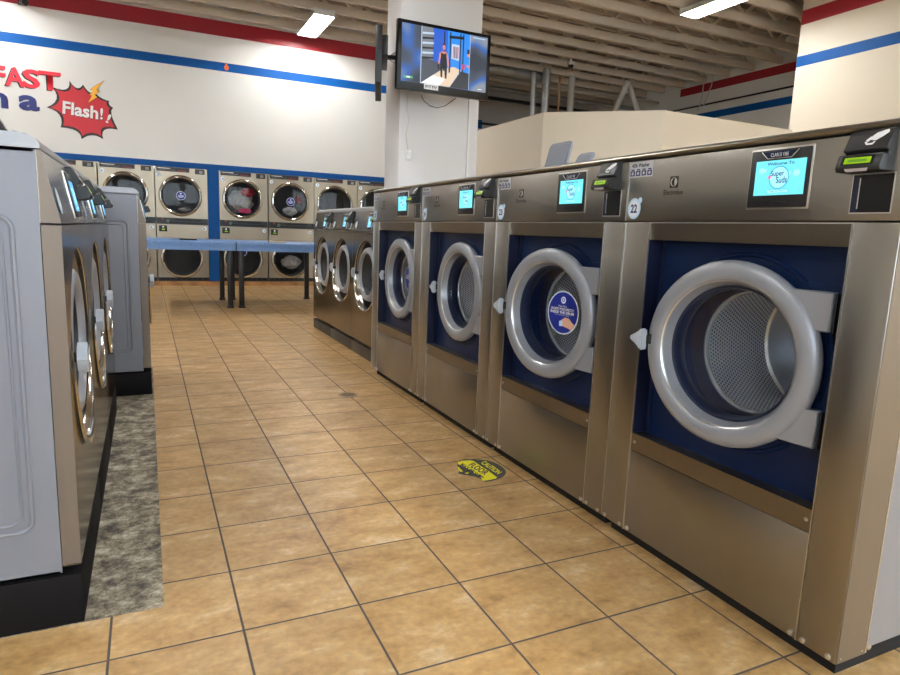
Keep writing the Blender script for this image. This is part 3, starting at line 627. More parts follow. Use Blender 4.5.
# ================================================================== LOWER WASHERS (bowed chrome door surround)
SW = .742
def small_washer(zp, side, embossed=False, plm=black_paint):
    """front faces local -y; zp = height of the plinth"""
    r = thing('washing_machine', '', 'washing machine'); D = .82; W = SW
    mb = MB(); mb.box(.002, W-.002, .001, D, 0, zp-.010, 0, .002); mb.build('plinth', plm, r)
    ZT, ZS = 1.262, 1.085
    prof = [(.046,zp),(.046,ZS),(.046,ZT),(D,ZT),(D,zp)]
    mb = MB()
    for x in (.003, W-.009): mb.prism(prof, 'yz', x, x+.006)
    mb.box(.003, W-.003, D-.006, D, zp, ZT); mb.box(.003, W-.003, .05, D, zp, zp+.006); mb.box(.003, W-.003, .05, D, ZT-.006, ZT)
    mb.build('cabinet', side, r)
    if embossed:
        mb = MB(); a, b_, c, d_ = .105, D-.10, .285, 1.10
        for (y0, y1, z0, z1, w) in ((a, b_, c, d_, .006), (a+.022, b_-.022, c+.022, d_-.022, .004)):
            q = rounded(y0, y1, z0, z1, .03); pts = [(.003, p[0], p[1]) for p in q]; mb.tube(pts+[pts[0]], w, 8, 0)
        mb.build('embossed_frame', side, r)
    # side frame strip + front skin with the round well
    mb = MB(); cx, cz, R = .371, .715, .300
    mb.plate_hole(.003, W-.003, zp+.02, ZS-.003, cx, cz, R, 0, .02, 0, 72)
    mb.box(.003, W-.003, 0.0005, .044, zp+.018, zp+.022)
    mb.build('front_panel', steel_small, r)
    for x in (.003, W-.006):
        mb = MB(); mb.prism([(0.0006,zp+.02),(.0006,ZS-.003),(.044,ZS-.003),(.044,zp+.02)], 'yz', x, x+.003); mb.prism([(.0006,ZS+.002),(.0366,ZT),(.044,ZT),(.044,ZS+.002)], 'yz', x-.0005, x+.003); mb.build('side_strip', side_tan, r)
    mb = MB(); mb.lathe([(R,.018),(R-.010,.040)], (cx,0,cz), 'y', 64, 0); mb.lathe([(R-.010,.040),(R-.02,.115),(.18,.12)], (cx,0,cz), 'y', 64, 1); mb.build('door_well', [steel, rubber], r)
    # bowed bright lip, growing towards the bottom
    mb = MB(); rings = []; seg = 72
    for i in range(seg):
        a = 2*PI*i/seg; lo = max(0., -math.sin(a)*.9+.1-.25*math.cos(a)); k = .005+.012*lo; out = .002+.016*lo
        ring = []
        for (dr_, dy) in ((.0,.004),(.5,-.55),(.15,-1.0),(-.35,-.8),(-.8,-.1),(-1.0,.8)):
            rad = R+dr_*k; ring.append(mb.bm.verts.new((cx+rad*math.cos(a), dy*out+.003, cz+rad*math.sin(a))))
        rings.append(ring)
    for i in range(seg):
        A, B = rings[i], rings[(i+1) % seg]
        for j in range(5):
            f = mb.bm.faces.new([A[j], B[j], B[j+1], A[j+1]]); f.smooth = True
    bmesh.ops.recalc_face_normals(mb.bm, faces=mb.bm.faces[:])
    mb.build('chrome_lip', chrome, r)
    # control panel leaning back
    sl = lambda z: .036*(z-ZS)/(ZT-ZS)
    mb = MB(); mb.prism([(.0,ZS+.002),(.036,ZT),(.0455,ZT),(.0455,ZS+.002)], 'yz', .0062, W-.0062); mb.build('control_panel', steel_small, r)
    mb = MB(); mb.prism([(.036,ZT+.003),(.036,ZT+.014),(.046,ZT+.028),(.064,ZT+.036),(.085,ZT+.038),(D,ZT+.038),(D,ZT+.003)], 'yz', .001, W-.001, 0); mb.build('top_cover', steel_side, r)
    # door
    dz = cz+.01
    mb = MB(); mb.lathe([(.225,.096),(.232,.06),(.230,.03),(.222,.014),(.208,.006),(.192,.006),(.182,.014),(.178,.026)], (cx+.01,0,dz), 'y', 72, 0); dr = mb.build('door', grey_door, r)
    mb = MB(); mb.lathe([(.173,.045),(.15,.058),(.11,.066),(.0005,.069)], (cx+.01,0,dz), 'y', 40, 0); mb.build('door_glass', door_glass, dr)
    mb = MB(); mb.box(cx+.215, cx+.262, .06, .11, dz+.06, dz+.13, 0, .006); mb.box(cx+.215, cx+.262, .06, .11, dz-.13, dz-.06, 0, .006); mb.build('hinge', grey_door, dr)
    mb = MB(); mb.cyl((cx-.218,.03,dz), (cx-.258,-.002,dz), .014, 12, 1); mb.prism([(cx-.300,dz),(cx-.285,dz+.030),(cx-.262,dz+.042),(cx-.245,dz+.030),(cx-.248,dz),(cx-.245,dz-.030),(cx-.262,dz-.042),(cx-.285,dz-.030)], 'xz', -.034, -.010, 0)
    for f in mb.bm.faces: f.smooth = False
    mb.build('handle', [grey_handle, rubber], dr)
    mb = MB(); mb.lathe([(.179,.027),(.173,.045),(.168,.11),(.205,.125)], (cx+.01,0,dz), 'y', 64, 1); mb.lathe([(.205,.125),(.205,.36)], (cx+.01,0,dz), 'y', 64, 0); mb.lathe([(.205,.36),(.0005,.37)], (cx+.01,0,dz), 'y', 40, 2); mb.build('drum', [perf, rubber, drum_dark], r)
    # screen + reader on the sloped panel: built flat, then leaned
    before = set(bpy.data.objects)
    s_ = screen(r, .400, .520, ZS+.02, ZS+.155, .412, .508, ZS+.038, ZS+.128, 0, None, False)
    p_ = MB(); p_.box(.575, .66, -.002, .004, ZS+.018, ZS+.085, 0); p_.box(.582,.652,-.003,0,ZS+.025,ZS+.08,1); pk = p_.build('coin_pocket', [steel_edge, navy_dark], r)
    ang = math.atan2(.036, ZT-ZS)
    rot = Matrix.Translation((0,0,ZS)) @ Matrix.Rotation(-ang, 4, 'X') @ Matrix.Translation((0,0,-ZS))
    rd = reader(r, .575, .670, ZS+.075, ZS+.183, 0, .050)
    mb = MB(); mb.disc((.075,-.002,ZS+.06), .034, 'y', 32, 0); mb.disc((.075,-.0026,ZS+.06), .026, 'y', 32, 1); npl = mb.build('number_plate', [sticker_blue, sticker_white], r)
    for o in set(bpy.data.objects)-before:
        if o.type == 'MESH': o.data.transform(rot)
    return r
sa = small_washer(.155, side_lav, True, black_paint)
sa.location = (-.066, .2, 0); sa.rotation_euler = (0,0,PI/2); sa['group'] = 'lower washers in the left row'
sa['label'] = 'nearest left washer, its grey embossed side panel facing the camera, on a black plinth'
for i, lb in enumerate(('middle washer of the three in the left front row, beside the nearest one', 'third washer of the left front row, farthest of the three, facing the concrete strip')):
    dup(sa, (-.066, .2+SW*(i+1), 0), PI/2, lb, ('embossed_frame',))
dup(sa, (.126, 2.75, 0), PI/2, 'grey-sided washer standing alone beyond the left row, on a black plinth, farther out')
dark_pl = noisy('dark_grey_plinth', rgb(66,60,53), rgb(58,52,46), (5,5,5), (.5,.6))
sr = small_washer(.108, steel_side, False, dark_pl); sr['group'] = 'lower washers at the end of the right row'
yy = 3.191
sr.rotation_euler = (0,0,-PI/2); sr.location = (1.80, yy+SW, 0)
sr['label'] = 'lower washer with chrome-lipped door, right beside the last large stainless washer'
dup(sr, (1.80, yy+2*SW, 0), -PI/2, 'middle of the three lower chrome-lipped washers behind the tall stainless ones')
dup(sr, (1.80, yy+3*SW, 0), -PI/2, 'farthest lower chrome-lipped washer, at the far end of the right row by the table')
# things on the left row
mb = MB(); mb.prism([(-.012,0),(.012,0),(.007,.015),(-.006,.015)], 'xz', 0, .03); bmesh.ops.bevel(mb.bm, geom=mb.bm.edges[:], offset=.002, segments=2, affect='EDGES')
tag(mb.build('detergent_flap', lid_grey, None, (-.172,.33,1.301)), 'small grey scoop lying on top of the nearest left washer', 'flap')  # closed detergent lid, a small bump on the washer top
t = thing('storage_bin', 'grey bin with a dark rim at the left edge, on top of the left washers', 'bin', (-.372,.98,1.301))
mb = MB(); mb.prism([(-.16,0),(.12,0),(.10,.04),(.02,.19),(-.16,.19)], 'xz', -.12, .12); mb.build('body', mat('beige_bin', rgb(180,170,156), .5), t)
mb = MB(); mb.tube([(.13,-.125,.005),(.105,-.125,.045),(.025,-.125,.195),(-.16,-.125,.195)], .012, 8); mb.build('rim', black, t)

# ================================================================== STACK DRYERS IN THE BACK WALL
DWD = .843
def dryer_door(r, cx, cz, y=0):
    mb = MB(); mb.lathe([(.352,y+.0),(.348,y-.02),(.335,y-.032),(.318,y-.034),(.306,y-.026),(.302,y-.006),(.302,y+.02)], (cx,0,cz), 'y', 64, 0)
    d = mb.build('door', steel_bright, r)
    mb = MB(); mb.lathe([(.304,y-.022),(.290,y-.022),(.284,y-.0),(.284,y+.04)], (cx,0,cz), 'y', 56, 0); mb.build('gasket', rubber, d)
    mb = MB(); mb.lathe([(.288,y-.012),(.20,y-.016),(.0005,y-.018)], (cx,0,cz), 'y', 48, 0); mb.build('door_glass', dryer_glass, d)
    mb = MB(); mb.prism([(cx+.385,cz-.245),(cx+.395,cz-.235),(cx+.395,cz+.235),(cx+.385,cz+.245)]+[(cx+math.sqrt(.33**2-(.245-q*.49/8)**2),cz+.245-q*.49/8) for q in range(9)], 'xz', y-.022, y-.002, 0); mb.build('hinge_plate', dry_steel, d)
    mb = MB(); mb.box(cx-.315, cx-.295, y-.045, y-.02, cz-.08, cz+.08, 0, .004); mb.build('handle', rubber, d)
    return d
def dryer():
    r = thing('tumble_dryer', '', 'dryer', (0,YB,.083), 0, 'stacked dryers in the back wall'); W = DWD; D = 1.0; H = 1.955
    mb = MB()
    for cz in (.41, 1.48): mb.plate_hole(.003, W-.003, cz-.33 if cz < 1 else cz-.37, cz+.49 if cz < 1 else cz+.385, W*.5-.02, cz, .292, 0, .05, 0, 56)
    mb.box(.003, W-.003, 0, .01, 1.865, H); mb.box(.003,W-.003,0,.01,.90,.985); mb.box(.003,W-.003,.0,.01,.985,1.11)
    mb.box(.003, .008, .0, D, 0, H); mb.box(W-.008, W-.003, .0, D, 0, H); mb.box(.003, W-.003, D-.01, D, 0, H); mb.box(.003, W-.003, 0, D, H-.006, H)
    mb.build('cabinet', dry_steel, r)
    for cz in (.41, 1.48):
        mb = MB(); mb.lathe([(.292,.05),(.33,.06),(.33,.55)], (W*.5-.02,0,cz), 'y', 48, 0); mb.lathe([(.33,.55),(.0005,.56)], (W*.5-.02,0,cz), 'y', 48, 1); mb.build('drum', [mat('dryer_drum_dark', rgb(78,77,76), .5, .2) if 'dryer_drum_dark' not in MATS else MATS['dryer_drum_dark'], MATS['dryer_drum_dark']], r)
        dryer_door(r, W*.5-.02, cz)
    mb = MB(); mb.box(.03, .55, -.006, .002, H-.075, H-.004, 0); mb.box(.05, .25, -.0068, 0, H-.030, H-.020, 1); mb.box(.06, .33, -.0068, 0, H-.052, H-.046, 2); mb.box(.36,.50,-.0068,0,H-.060,H-.050,3); mb.build('control_panel', [dry_panel, white_ink, grey_ink, red_paint], r)
    mb = MB(); mb.box(.64, .80, -.006, .002, H-.092, H-.010, 0); mb.box(.71, .765, -.0068, 0, H-.078, H-.030, 1); mb.build('time_display', [dry_panel, grey_ink], r)
    mb = MB(); mb.box(.006, W-.006, -.008, .004, .988, 1.110, 0); mb.box(.20, W-.05, -.020, -.006, 1.01, 1.03, 1); mb.box(.30, W-.12, -.018, -.006, 1.055, 1.085, 1)
    mb.box(.16, .21, -.016, 0, 1.02, 1.07, 2); mb.disc((.10,-.010,1.075), .014, 'y', 12, 3); mb.box(.006, W-.006, -.016, -.004, 1.098, 1.112, 4); mb.build('coin_slots', [dry_panel, black_gloss, mat('slot_green', rgb(60,84,74), .4), red_paint, dry_steel], r)
    mb = MB(); mb.box(.04, .165, -.03, .002, .862, .965, 0, .004); mb.box(.082, .132, -.0315, -.028, .888, .906, 1); mb.disc((.105,-.0318,.938), .013, 'y', 12, 2); mb.build('card_reader', [black, lcd, white_ink], r)
    for (x, z) in ((.062,H-.135), (.775,.928)):
        mb = MB(); mb.disc((x,-.0015,z), .033, 'y', 24, 0); mb.disc((x,-.0022,z), .015, 'y', 16, 1); mb.build('number_plate', [sticker_white, mat('plate_ink', rgb(120,150,190), .5) if 'plate_ink' not in MATS else MATS['plate_ink']], r)
    mb = MB(); mb.box(.003, W-.003, -.004, .02, .0, .08, 0)
    for k in range(9): mb.box(.03+k*.088, .03+k*.088+.07, -.005, -.003, .02, .06, 1)
    mb.box(.003, W-.003, -.006, .0, .066, .08, 2); mb.build('vent_grille', [dry_panel, black_gloss, dry_steel], r)
    return r
dl = ['stacked dryer farthest left in the back wall, half hidden behind the left washers', 'stacked dryer in the back wall, top edge showing behind the left washers',
      'stacked dryer behind the lone left washer, plain dark upper window', 'stacked dryer just left of the blue pillar, round navy sticker on its upper window',
      'stacked dryer just right of the blue pillar, striped laundry in its upper window', 'second dryer right of the blue pillar, navy sticker and red cloth in its window',
      'third dryer right of the blue pillar, above the lower washers, empty upper window', 'stacked dryer farthest right, partly hidden by the column and tall washers']
xs8 = DX[:4] + DX2[:4]
d0 = dryer(); DR = []
for i, x in enumerate(xs8):
    if i == 0: d = d0; d.location = (x+.004, YB, .083); d['label'] = dl[0]
    else: d = dup(d0, (x+.004, YB, .083), None, dl[i])
    DR.append(d)
for i in (3, 5):
    mb = MB(); c = (DWD*.5-.02, -.0205, 1.48); mb.disc(c, .075, 'y', 32, 0); mb.disc((c[0],c[1]-.001,c[2]), .068, 'y', 32, 1); mb.disc((c[0],c[1]-.002,c[2]+.035), .014, 'y', 12, 0)
    for z, w in ((.006,.045),(-.012,.05),(-.028,.03)): mb.box(c[0]-w, c[0]+w, c[1]-.002, c[1]-.0015, c[2]+z-.004, c[2]+z+.004, 0)
    mb.build('door_sticker', [sticker_white, sticker_navy], DR[i])
mb = MB(); c = (DWD*.5-.03, -.0205, .53); mb.disc(c, .07, 'y', 32, 0); mb.disc((c[0],c[1]-.001,c[2]), .06, 'y', 32, 1); mb.build('door_sticker', [sticker_white, sticker_navy], DR[4])
def cloth(name, label, cat, c, sx, sy, sz, m_, seed, group=None):
    bm = bmesh.new(); bmesh.ops.create_icosphere(bm, subdivisions=4, radius=1)
    for v in bm.verts:
        n = noise.fractal(v.co*2.1+Vector((seed,seed*1.7,0)), 1, 2, 4)*.35 + abs(noise.noise(v.co*4+Vector((0,seed,3))))*.18
        v.co = v.co*(1+n*.55-.05); v.co = Vector((v.co.x*sx, v.co.y*sy, v.co.z*sz))
    me = bpy.data.meshes.new(name); bm.to_mesh(me); bm.free(); me.materials.append(m_)
    for p in me.polygons: p.use_smooth = True
    o = bpy.data.objects.new(name, me); COL.objects.link(o); o.location = c
    return tag(o, label, cat, group)
cxd = lambda i: xs8[i]+.004+DWD*.5-.02
zU, zL = .083+1.48, .083+.41
g = 'laundry in the dryers'
cloth('striped_clothing', 'grey striped laundry in the dryer right of the blue pillar', 'laundry', (cxd(4)-.03, YB+.16, zU-.04), .235, .10, .20, striped, 1, g)
cloth('red_clothing', 'dark red cloth above the striped laundry in the same dryer', 'laundry', (cxd(4)+.10, YB+.055, zU+.13), .12, .03, .085, red_cloth, 4, g)
cloth('pink_clothing', 'pink cloth at the bottom of the dryer right of the blue pillar', 'laundry', (cxd(4)+.04, YB+.055, zU-.205), .12, .03, .045, pink_cloth, 8, g)
cloth('red_clothing', 'red cloth beside the navy sticker in the second dryer right of the pillar', 'laundry', (cxd(5)+.18, YB+.12, zU+.06), .065, .05, .09, red_cloth, 12, g)
cloth('grey_clothing', 'grey cloth under the navy sticker in the second dryer right of the pillar', 'laundry', (cxd(5)+.02, YB+.14, zU-.17), .13, .07, .085, white_cloth, 15, g)
cloth('grey_clothing', 'pale cloth tumbling in the lower dryer behind the right blue table', 'laundry', (cxd(5)+.05, YB+.18, zL-.06), .19, .09, .13, white_cloth, 21, g)
cloth('pale_clothing', 'pale cloth at the bottom of the dryer just left of the blue pillar', 'laundry', (cxd(3)+.06, YB+.12, zU-.23), .10, .05, .035, white_cloth, 30, g)

# ================================================================== BLUE FOLDING TABLES
def table(x0, x1, label):
    r = thing('folding_table', label, 'table', (0,0,0), 0, 'blue laundry folding tables'); y0, y1 = 7.13, 8.35; r.location = ((x0+x1)/2, (y0+y1)/2, 0); w = (x1-x0)/2; d = (y1-y0)/2
    mb = MB(); pr = [(-d+.012,.885),(-d,.876),(-d-.004,.855),(-d+.004,.836),(-d+.010,.80),(-d+.010,.765),(-d+.03,.765),(-d+.03,.86),(d-.03,.86),(d-.03,.765),(d-.010,.765),(d,.855),(d-.012,.885)]
    mb.prism(pr, 'yz', -w+.004, w-.004); mb.box(-w+.004, -w+.02, -d+.012, d-.012, .765, .87); mb.box(w-.02, w-.004, -d+.012, d-.012, .765, .87)
    mb.build('tabletop', table_blue, r)
    for sx in (-1, 1):
        for sy in (-1, 1):
            mb = MB(); cx, cy = sx*(w-.07), sy*(d-.10)
            mb.box(cx-.032, cx+.032, cy-.032, cy+.032, .03, .858, 0, .004); mb.box(cx-.04, cx+.04, cy-.04, cy+.04, 0, .03, 0, .004); mb.build('leg', leg_black, r)
    return r
table(-.06, 1.182, 'blue laminate folding table on black legs, left one, beside the lone washer')
table(1.188, 2.43, 'blue laminate folding table on black legs, right one, beside the lower washers')
mb = MB(); mb.box(-.10, .10, -.07, .07, 0, .02, 0, .003); tag(mb.build('tray', black, None, (.61,7.24,.886)), 'flat black tray lying on the left blue table', 'tray')
mb = MB(); mb.box(-.11, .11, -.07, .07, 0, .024, 0, .002); tag(mb.build('folder', tan_card, None, (1.72,7.215,.8855)), 'flat beige folder lying on the right blue table', 'folder')

# ================================================================== SIGNS ON THE BACK WALL
YS = YB-.004
def W2(u, v, y=YS): p = ony(u, v, y); return (p.x, p.z)
t = thing('wall_lettering', 'red FAST lettering with black shadow, high on the white back wall', 'sign', (0,0,0))
edges = [(-1.97,-1.735),(-1.745,-1.490),(-1.515,-1.290),(-1.305,-1.005)]
for ch, (a, b_) in zip('FAST', edges):
    text('letter', ch, a-.02, b_-.02, 3.065, 3.345, YS-.002, sign_black, t, .03); text('letter', ch, a, b_, 3.078, 3.358, YS-.004, sign_red, t, .03)
t = thing('wall_lettering', 'navy letters n and a beneath the red FAST lettering', 'sign', (0,0,0))
for ch, a, b_, h in (('i',-2.14,-2.06,.30), ('n',-1.99,-1.735,.225), ('a',-1.592,-1.325,.228)):
    text('letter', ch, a+.008, b_+.008, 2.733, 2.733+h, YS-.002, sign_black, t, .03); text('letter', ch, a, b_, 2.738, 2.738+h, YS-.004, sign_navy, t, .03)
tips = [(350,393),(388,238),(520,192),(622,222),(700,262),(820,345),(850,398),(885,560),(775,632),(612,632),(455,543)]
vals = [(452,335),(515,278),(580,268),(680,300),(745,322),(812,372),(822,432),(762,545),(690,588),(590,560),(468,440)]
cen = Vector((640,410))
def burst(scale, mi, y, mb):
    out = []
    n = len(tips)
    for i in range(n):
        a, v, b_ = Vector(tips[i]), Vector(vals[i]), Vector(tips[(i+1) % n])
        for k in range(6):
            q = k/6; out.append((1-q)**2*a + 2*q*(1-q)*(v*1.0+(v-(a+b_)/2)*.35) + q*q*b_)
    pts = [cen+(p-cen)*scale for p in out]
    w = [W2(p.x/7.5, 55+p.y/7.5) for p in pts]; c = W2(cen.x/7.5, 55+cen.y/7.5)
    m_ = len(w)
    mb.faces([(c[0],y,c[1])]+[(p[0],y,p[1]) for p in w], [(0,i+1,(i+1) % m_+1) for i in range(m_)], mi)
t = thing('starburst_sign', 'red starburst sign reading Flash with a lightning bolt, on the back wall', 'sign', (0,0,0))
mb = MB(); burst(1.0, 0, YS-.002, mb); mb.build('outline', sign_black, t)
mb = MB(); burst(.90, 0, YS-.005, mb); mb.build('burst_face', sign_crim, t)
# lettering slants downwards to the right
A = W2(468/7.5, 55+440/7.5); mt = Matrix.Translation((A[0],0,A[1])) @ Matrix.Rotation(math.radians(4.5), 4, 'Y') @ Matrix.Rotation(PI/2, 4, 'X')
def flash(s, x0, x1, z0, z1, bold):
    text('lettering', s, x0+.008, x1+.008, z0-.008, z1-.008, 0, sign_black, t, bold, 0, Matrix.Translation((0,YS-.007,0)) @ mt)
    text('lettering', s, x0, x1, z0, z1, 0, sign_white, t, bold, 0, Matrix.Translation((0,YS-.009,0)) @ mt)
flash('Flash', .0, .50, .0, .20, .03); flash('!', .525, .565, .01, .19, .02)
text('lettering', '!', 0, .045, .0, .15, 0, sign_white, t, .02, 0, Matrix.Translation((0,YS-.009,0)) @ mt @ Matrix.Translation((.60,-.02,0)) @ Matrix.Rotation(-.35, 4, 'Z'))
bolt = [(778,196),(715,232),(678,262),(700,272),(670,300),(690,305),(660,360),(730,316),(710,300),(748,275),(722,262)]
mb = MB()
bw = [W2(p[0]/7.5, 55+p[1]/7.5) for p in bolt]
mb.prism(bw, 'xz', YS-.012, YS-.010, 0); c = W2(705/7.5, 55+280/7.5)
mb.prism([(c[0]+(p[0]-c[0])*1.10, c[1]+(p[1]-c[1])*1.07) for p in bw], 'xz', YS-.0095, YS-.0085, 1); mb.build('lightning_bolt', [sign_yellow, sign_black], t)
p = W2(226.5, 66.5); mb = MB(); mb.faces([(p[0]+a*.055,YB-.0035,p[1]+c*.07) for a, c in ((0,1),(.35,.3),(.75,-.1),(.55,-.8),(0,-1),(-.55,-.8),(-.75,-.1),(-.35,.3))], [tuple(range(8))]); tag(mb.build('flame_sticker', sign_orange), 'tiny orange flame sticker on the blue stripe of the back wall', 'sticker')
# security cameras
p = ony(22, 1, YB-.06); t = thing('security_camera', 'small black camera on the red stripe at the top left', 'camera', (p.x, YB, p.z))
mb = MB(); mb.box(-.06, .06, -.03, -.004, -.05, .06, 0, .006); mb.build('bracket', black, t)
mb = MB(); mb.cyl((.0,-.03,.0), (.06,-.22,-.05), .045, 16); mb.build('body', black_gloss, t)
p = onz(571, 63, 4.42); t = thing('security_camera', 'small white and black dome camera hanging under the joists above the booth', 'camera', (p.x, p.y, CZ))
mb = MB(); mb.cyl((0,0,0), (0,0,-.06), .02, 10); mb.lathe([(.06,-.06),(.065,-.10),(.06,-.12)], (0,0,0), 'z', 20, 0); mb.build('mount', white_plastic, t)
mb = MB(); mb.lathe([(.055,-.115),(.05,-.15),(.03,-.175),(.0005,-.18)], (0,0,0), 'z', 20, 0); mb.build('dome', black_gloss, t)

# ================================================================== TELEVISIONS ON THE COLUMN
def emit(name, c, s=.95): return mat(name, (.01,.01,.01,1), .35, emit=rgb(*c), es=s)
TVX0, TVX1, TVZ0, TVZ1, TVY = 2.466, 3.524, 2.533, 3.200, 4.70
t = thing('television', 'wall television showing a gym scene, facing the room on the white column', 'television', ((TVX0+TVX1)/2, TVY, TVZ0)); w = (TVX1-TVX0)/2; h = TVZ1-TVZ0
mb = MB(); mb.box(-w, w, 0, .06, 0, h, 0, .008); mb.box(-w+.12, w-.12, .06, .10, .08, h-.1, 0, .01); mb.build('housing', black_gloss, t)
mb = MB(); mb.box(-.08, .08, .10, CY0-TVY-.002, h*.45, h*.62, 0); mb.build('wall_mount', black, t)
# the picture: a flat mosaic of lit shapes, in screen units 0..1
sx0, sx1, sz0, sz1 = -w+.045, w-.04, .075, h-.035
def SP(u, v, k): return (sx0+(sx1-sx0)*u, -.0005-.0004*k, sz0+(sz1-sz0)*(1-v))
# blurred side bands: smooth gradients between lit colours
m = bpy.data.materials.new('screen_blur'); m.use_nodes = True; bs = m.node_tree.nodes['Principled BSDF']; bs.inputs['Base Color'].default_value = (.01,.01,.01,1)
tc = N(m, 'ShaderNodeTexCoord'); nz = N(m, 'ShaderNodeTexNoise'); nz.inputs['Scale'].default_value = 4.2; nz.inputs['Detail'].default_value = 0; L(m, tc.outputs['Object'], nz.inputs['Vector'])
cr = N(m, 'ShaderNodeValToRGB'); e = cr.color_ramp.elements; e[0].position = .3; e[0].color = rgb(40,48,62); e[1].position = .72; e[1].color = rgb(128,138,150); k = e.new(.45); k.color = rgb(62,74,96); k = e.new(.56); k.color = rgb(36,92,170)
L(m, nz.outputs[0], cr.inputs[0]); L(m, cr.outputs[0], bs.inputs['Emission Color']); bs.inputs['Emission Strength'].default_value = .9; scr_blur = m
pm = [scr_blur, emit('tv_blue',(24,128,222)), emit('tv_floor',(214,190,164)), emit('tv_mat',(30,32,38)), emit('tv_rack',(112,118,126)), emit('tv_dark',(16,18,22)), emit('tv_skin',(206,128,112)), emit('tv_glare',(236,232,226)), emit('tv_green',(70,170,110)), emit('tv_deep',(20,84,190)), emit('tv_line',(176,196,214)), emit('tv_redshirt',(206,50,60)), emit('tv_grid',(66,72,82))]
mb = MB(); mb.faces([SP(0,0,0),SP(1,0,0),SP(1,1,0),SP(0,1,0)], [(0,1,2,3)], 0)
def PG(mi, k, *pts): mb.faces([SP(a, b_, k) for a, b_ in pts], [tuple(range(len(pts)))], mi)
PG(1,1,(.22,.0),(.79,.0),(.79,.99),(.22,.99))
PG(9,2,(.35,0),(.52,0),(.52,.62),(.35,.62)); PG(4,2,(.22,0),(.36,0),(.36,.55),(.40,.72),(.22,.80)); PG(12,3,(.22,.52),(.46,.6),(.46,.72),(.22,.99))
for q in range(6): PG(5 if q % 2 else 10, 4, (.23,.10+q*.085),(.36,.08+q*.085),(.36,.11+q*.085),(.23,.135+q*.085))
PG(2,4,(.22,.99),(.46,.70),(.60,.62),(.69,.66),(.56,.99)); PG(7,5,(.22,.99),(.36,.82),(.50,.86),(.44,.99)); PG(3,5,(.56,.99),(.69,.68),(.79,.70),(.79,.99))
PG(10,6,(.215,0),(.223,0),(.223,.99),(.215,.99)); PG(10,6,(.785,0),(.79,0),(.79,.99),(.785,.99))
for x in (.475,.545,.665,.70): PG(5,6,(x,.02),(x+.014,.02),(x+.014,.72),(x,.72))
PG(5,6,(.54,.08),(.71,.06),(.71,.11),(.54,.13)); PG(10,5,(.57,.22),(.66,.22),(.66,.5),(.57,.48))
for q in range(5): PG(5 if q % 2 else 11, 7, (.585+q*.014,.26),(.594+q*.014,.26),(.594+q*.014,.47),(.585+q*.014,.46))
PG(11,7,(.70,.55),(.73,.55),(.73,.64),(.70,.64)); PG(6,7,(.755,.34),(.785,.34),(.785,.60),(.755,.58)); PG(1,8,(.745,.40),(.785,.40),(.785,.56),(.745,.54)); PG(5,8,(.755,.27),(.785,.27),(.785,.35),(.755,.35))
# lifter: person in dark sportswear
PG(6,9,(.462,.26),(.478,.24),(.492,.26),(.492,.33),(.478,.36),(.464,.33)); PG(5,10,(.460,.28),(.462,.25),(.477,.225),(.494,.25),(.494,.285),(.48,.26))
PG(6,9,(.430,.42),(.455,.38),(.50,.38),(.525,.42),(.545,.60),(.535,.66),(.515,.50),(.44,.50),(.428,.62),(.415,.62))
PG(5,10,(.445,.40),(.47,.42),(.485,.42),(.508,.40),(.518,.56),(.522,.66),(.520,.85),(.500,.85),(.488,.68),(.470,.68),(.468,.84),(.448,.83),(.440,.64),(.444,.54))
PG(5,10,(.408,.62),(.425,.60),(.43,.70),(.412,.70)); PG(5,10,(.538,.64),(.552,.66),(.552,.74),(.54,.74))
PG(8,4,(.03,.90),(.13,.895),(.13,.935),(.03,.94)); PG(7,5,(.06,.905),(.10,.903),(.10,.928),(.06,.93)); PG(7,5,(.90,.95),(.95,.945),(.95,.957),(.90,.962))
PG(10,5,(.82,.03),(.97,.03),(.97,.05),(.82,.05))
mb.build('screen', pm, t)
mb = MB(); a, b_ = -w+.30, -w+.46
mb.box(a, b_, -.004, .004, .028, .078, 0); pl = mb.build('paper_label', white_ink, t); text('lettering', 'FITTV', a+.015, b_-.015, .04, .068, -.006, black_ink, pl, .02)
# second set, seen edge on
p = ony(381, 60, 5.0); d = Vector((p.x-CAM.x, p.y-CAM.y)).normalized(); ang = math.atan2(d.y, d.x)-PI/2
t = thing('television', 'thin black television seen edge-on, left of the white column', 'television', (p.x, p.y, 2.53), ang-PI/2)
# local x runs along the set's width (pointing away from the camera), local -y faces left
hh = .53
mb = MB(); mb.box(-.48, .48, -.055, .010, 0, hh, 0, .008); mb.build('housing', black, t)
mb = MB(); mb.box(-.455, .455, -.0565, -.054, .05, hh-.03); mb.build('screen', black_gloss, t)
mb = MB(); mb.box(-.47, .2, .010, .068, hh-.20, hh-.01, 0, .008); mb.build('rear_box', black, t)
mb = MB(); mb.box(-.30, -.24, .066, .20, hh-.125, hh-.09, 0); mb.build('wall_mount', black, t)
# cords on the column
def cordpx(name, label, pts, y, r, m_, cat='cable'):
    mb = MB(); mb.tube([ony(u, v, y) for u, v in pts], r, 8); return tag(mb.build(name, m_), label, cat)
cordpx('cable', 'thin dark cable hanging in a loop below the television', [(421,95),(424,101),(430,106),(437,108),(445,106),(452,101),(456,98)], 4.78, .0045, cord_black)
cordpx('cable', 'thin dark cable looping between the two televisions', [(399,52),(394,53),(390,56),(389,59),(392,62),(397,63),(399,60)], 5.0, .004, cord_black)
cordpx('cable', 'pale cable hanging down the left of the column face to the outlet', [(408,95),(407,108),(409,120),(406,135),(408,150)], CY0-.008, .006, cord_white)
p = ony(408, 155, CY0); t = thing('power_outlet', 'white power outlet low on the white column face', 'outlet', (p.x, CY0, p.z))
mb = MB(); mb.box(-.035, .035, -.012, 0, -.06, .06, 0, .004); mb.build('cover', white_plastic, t)
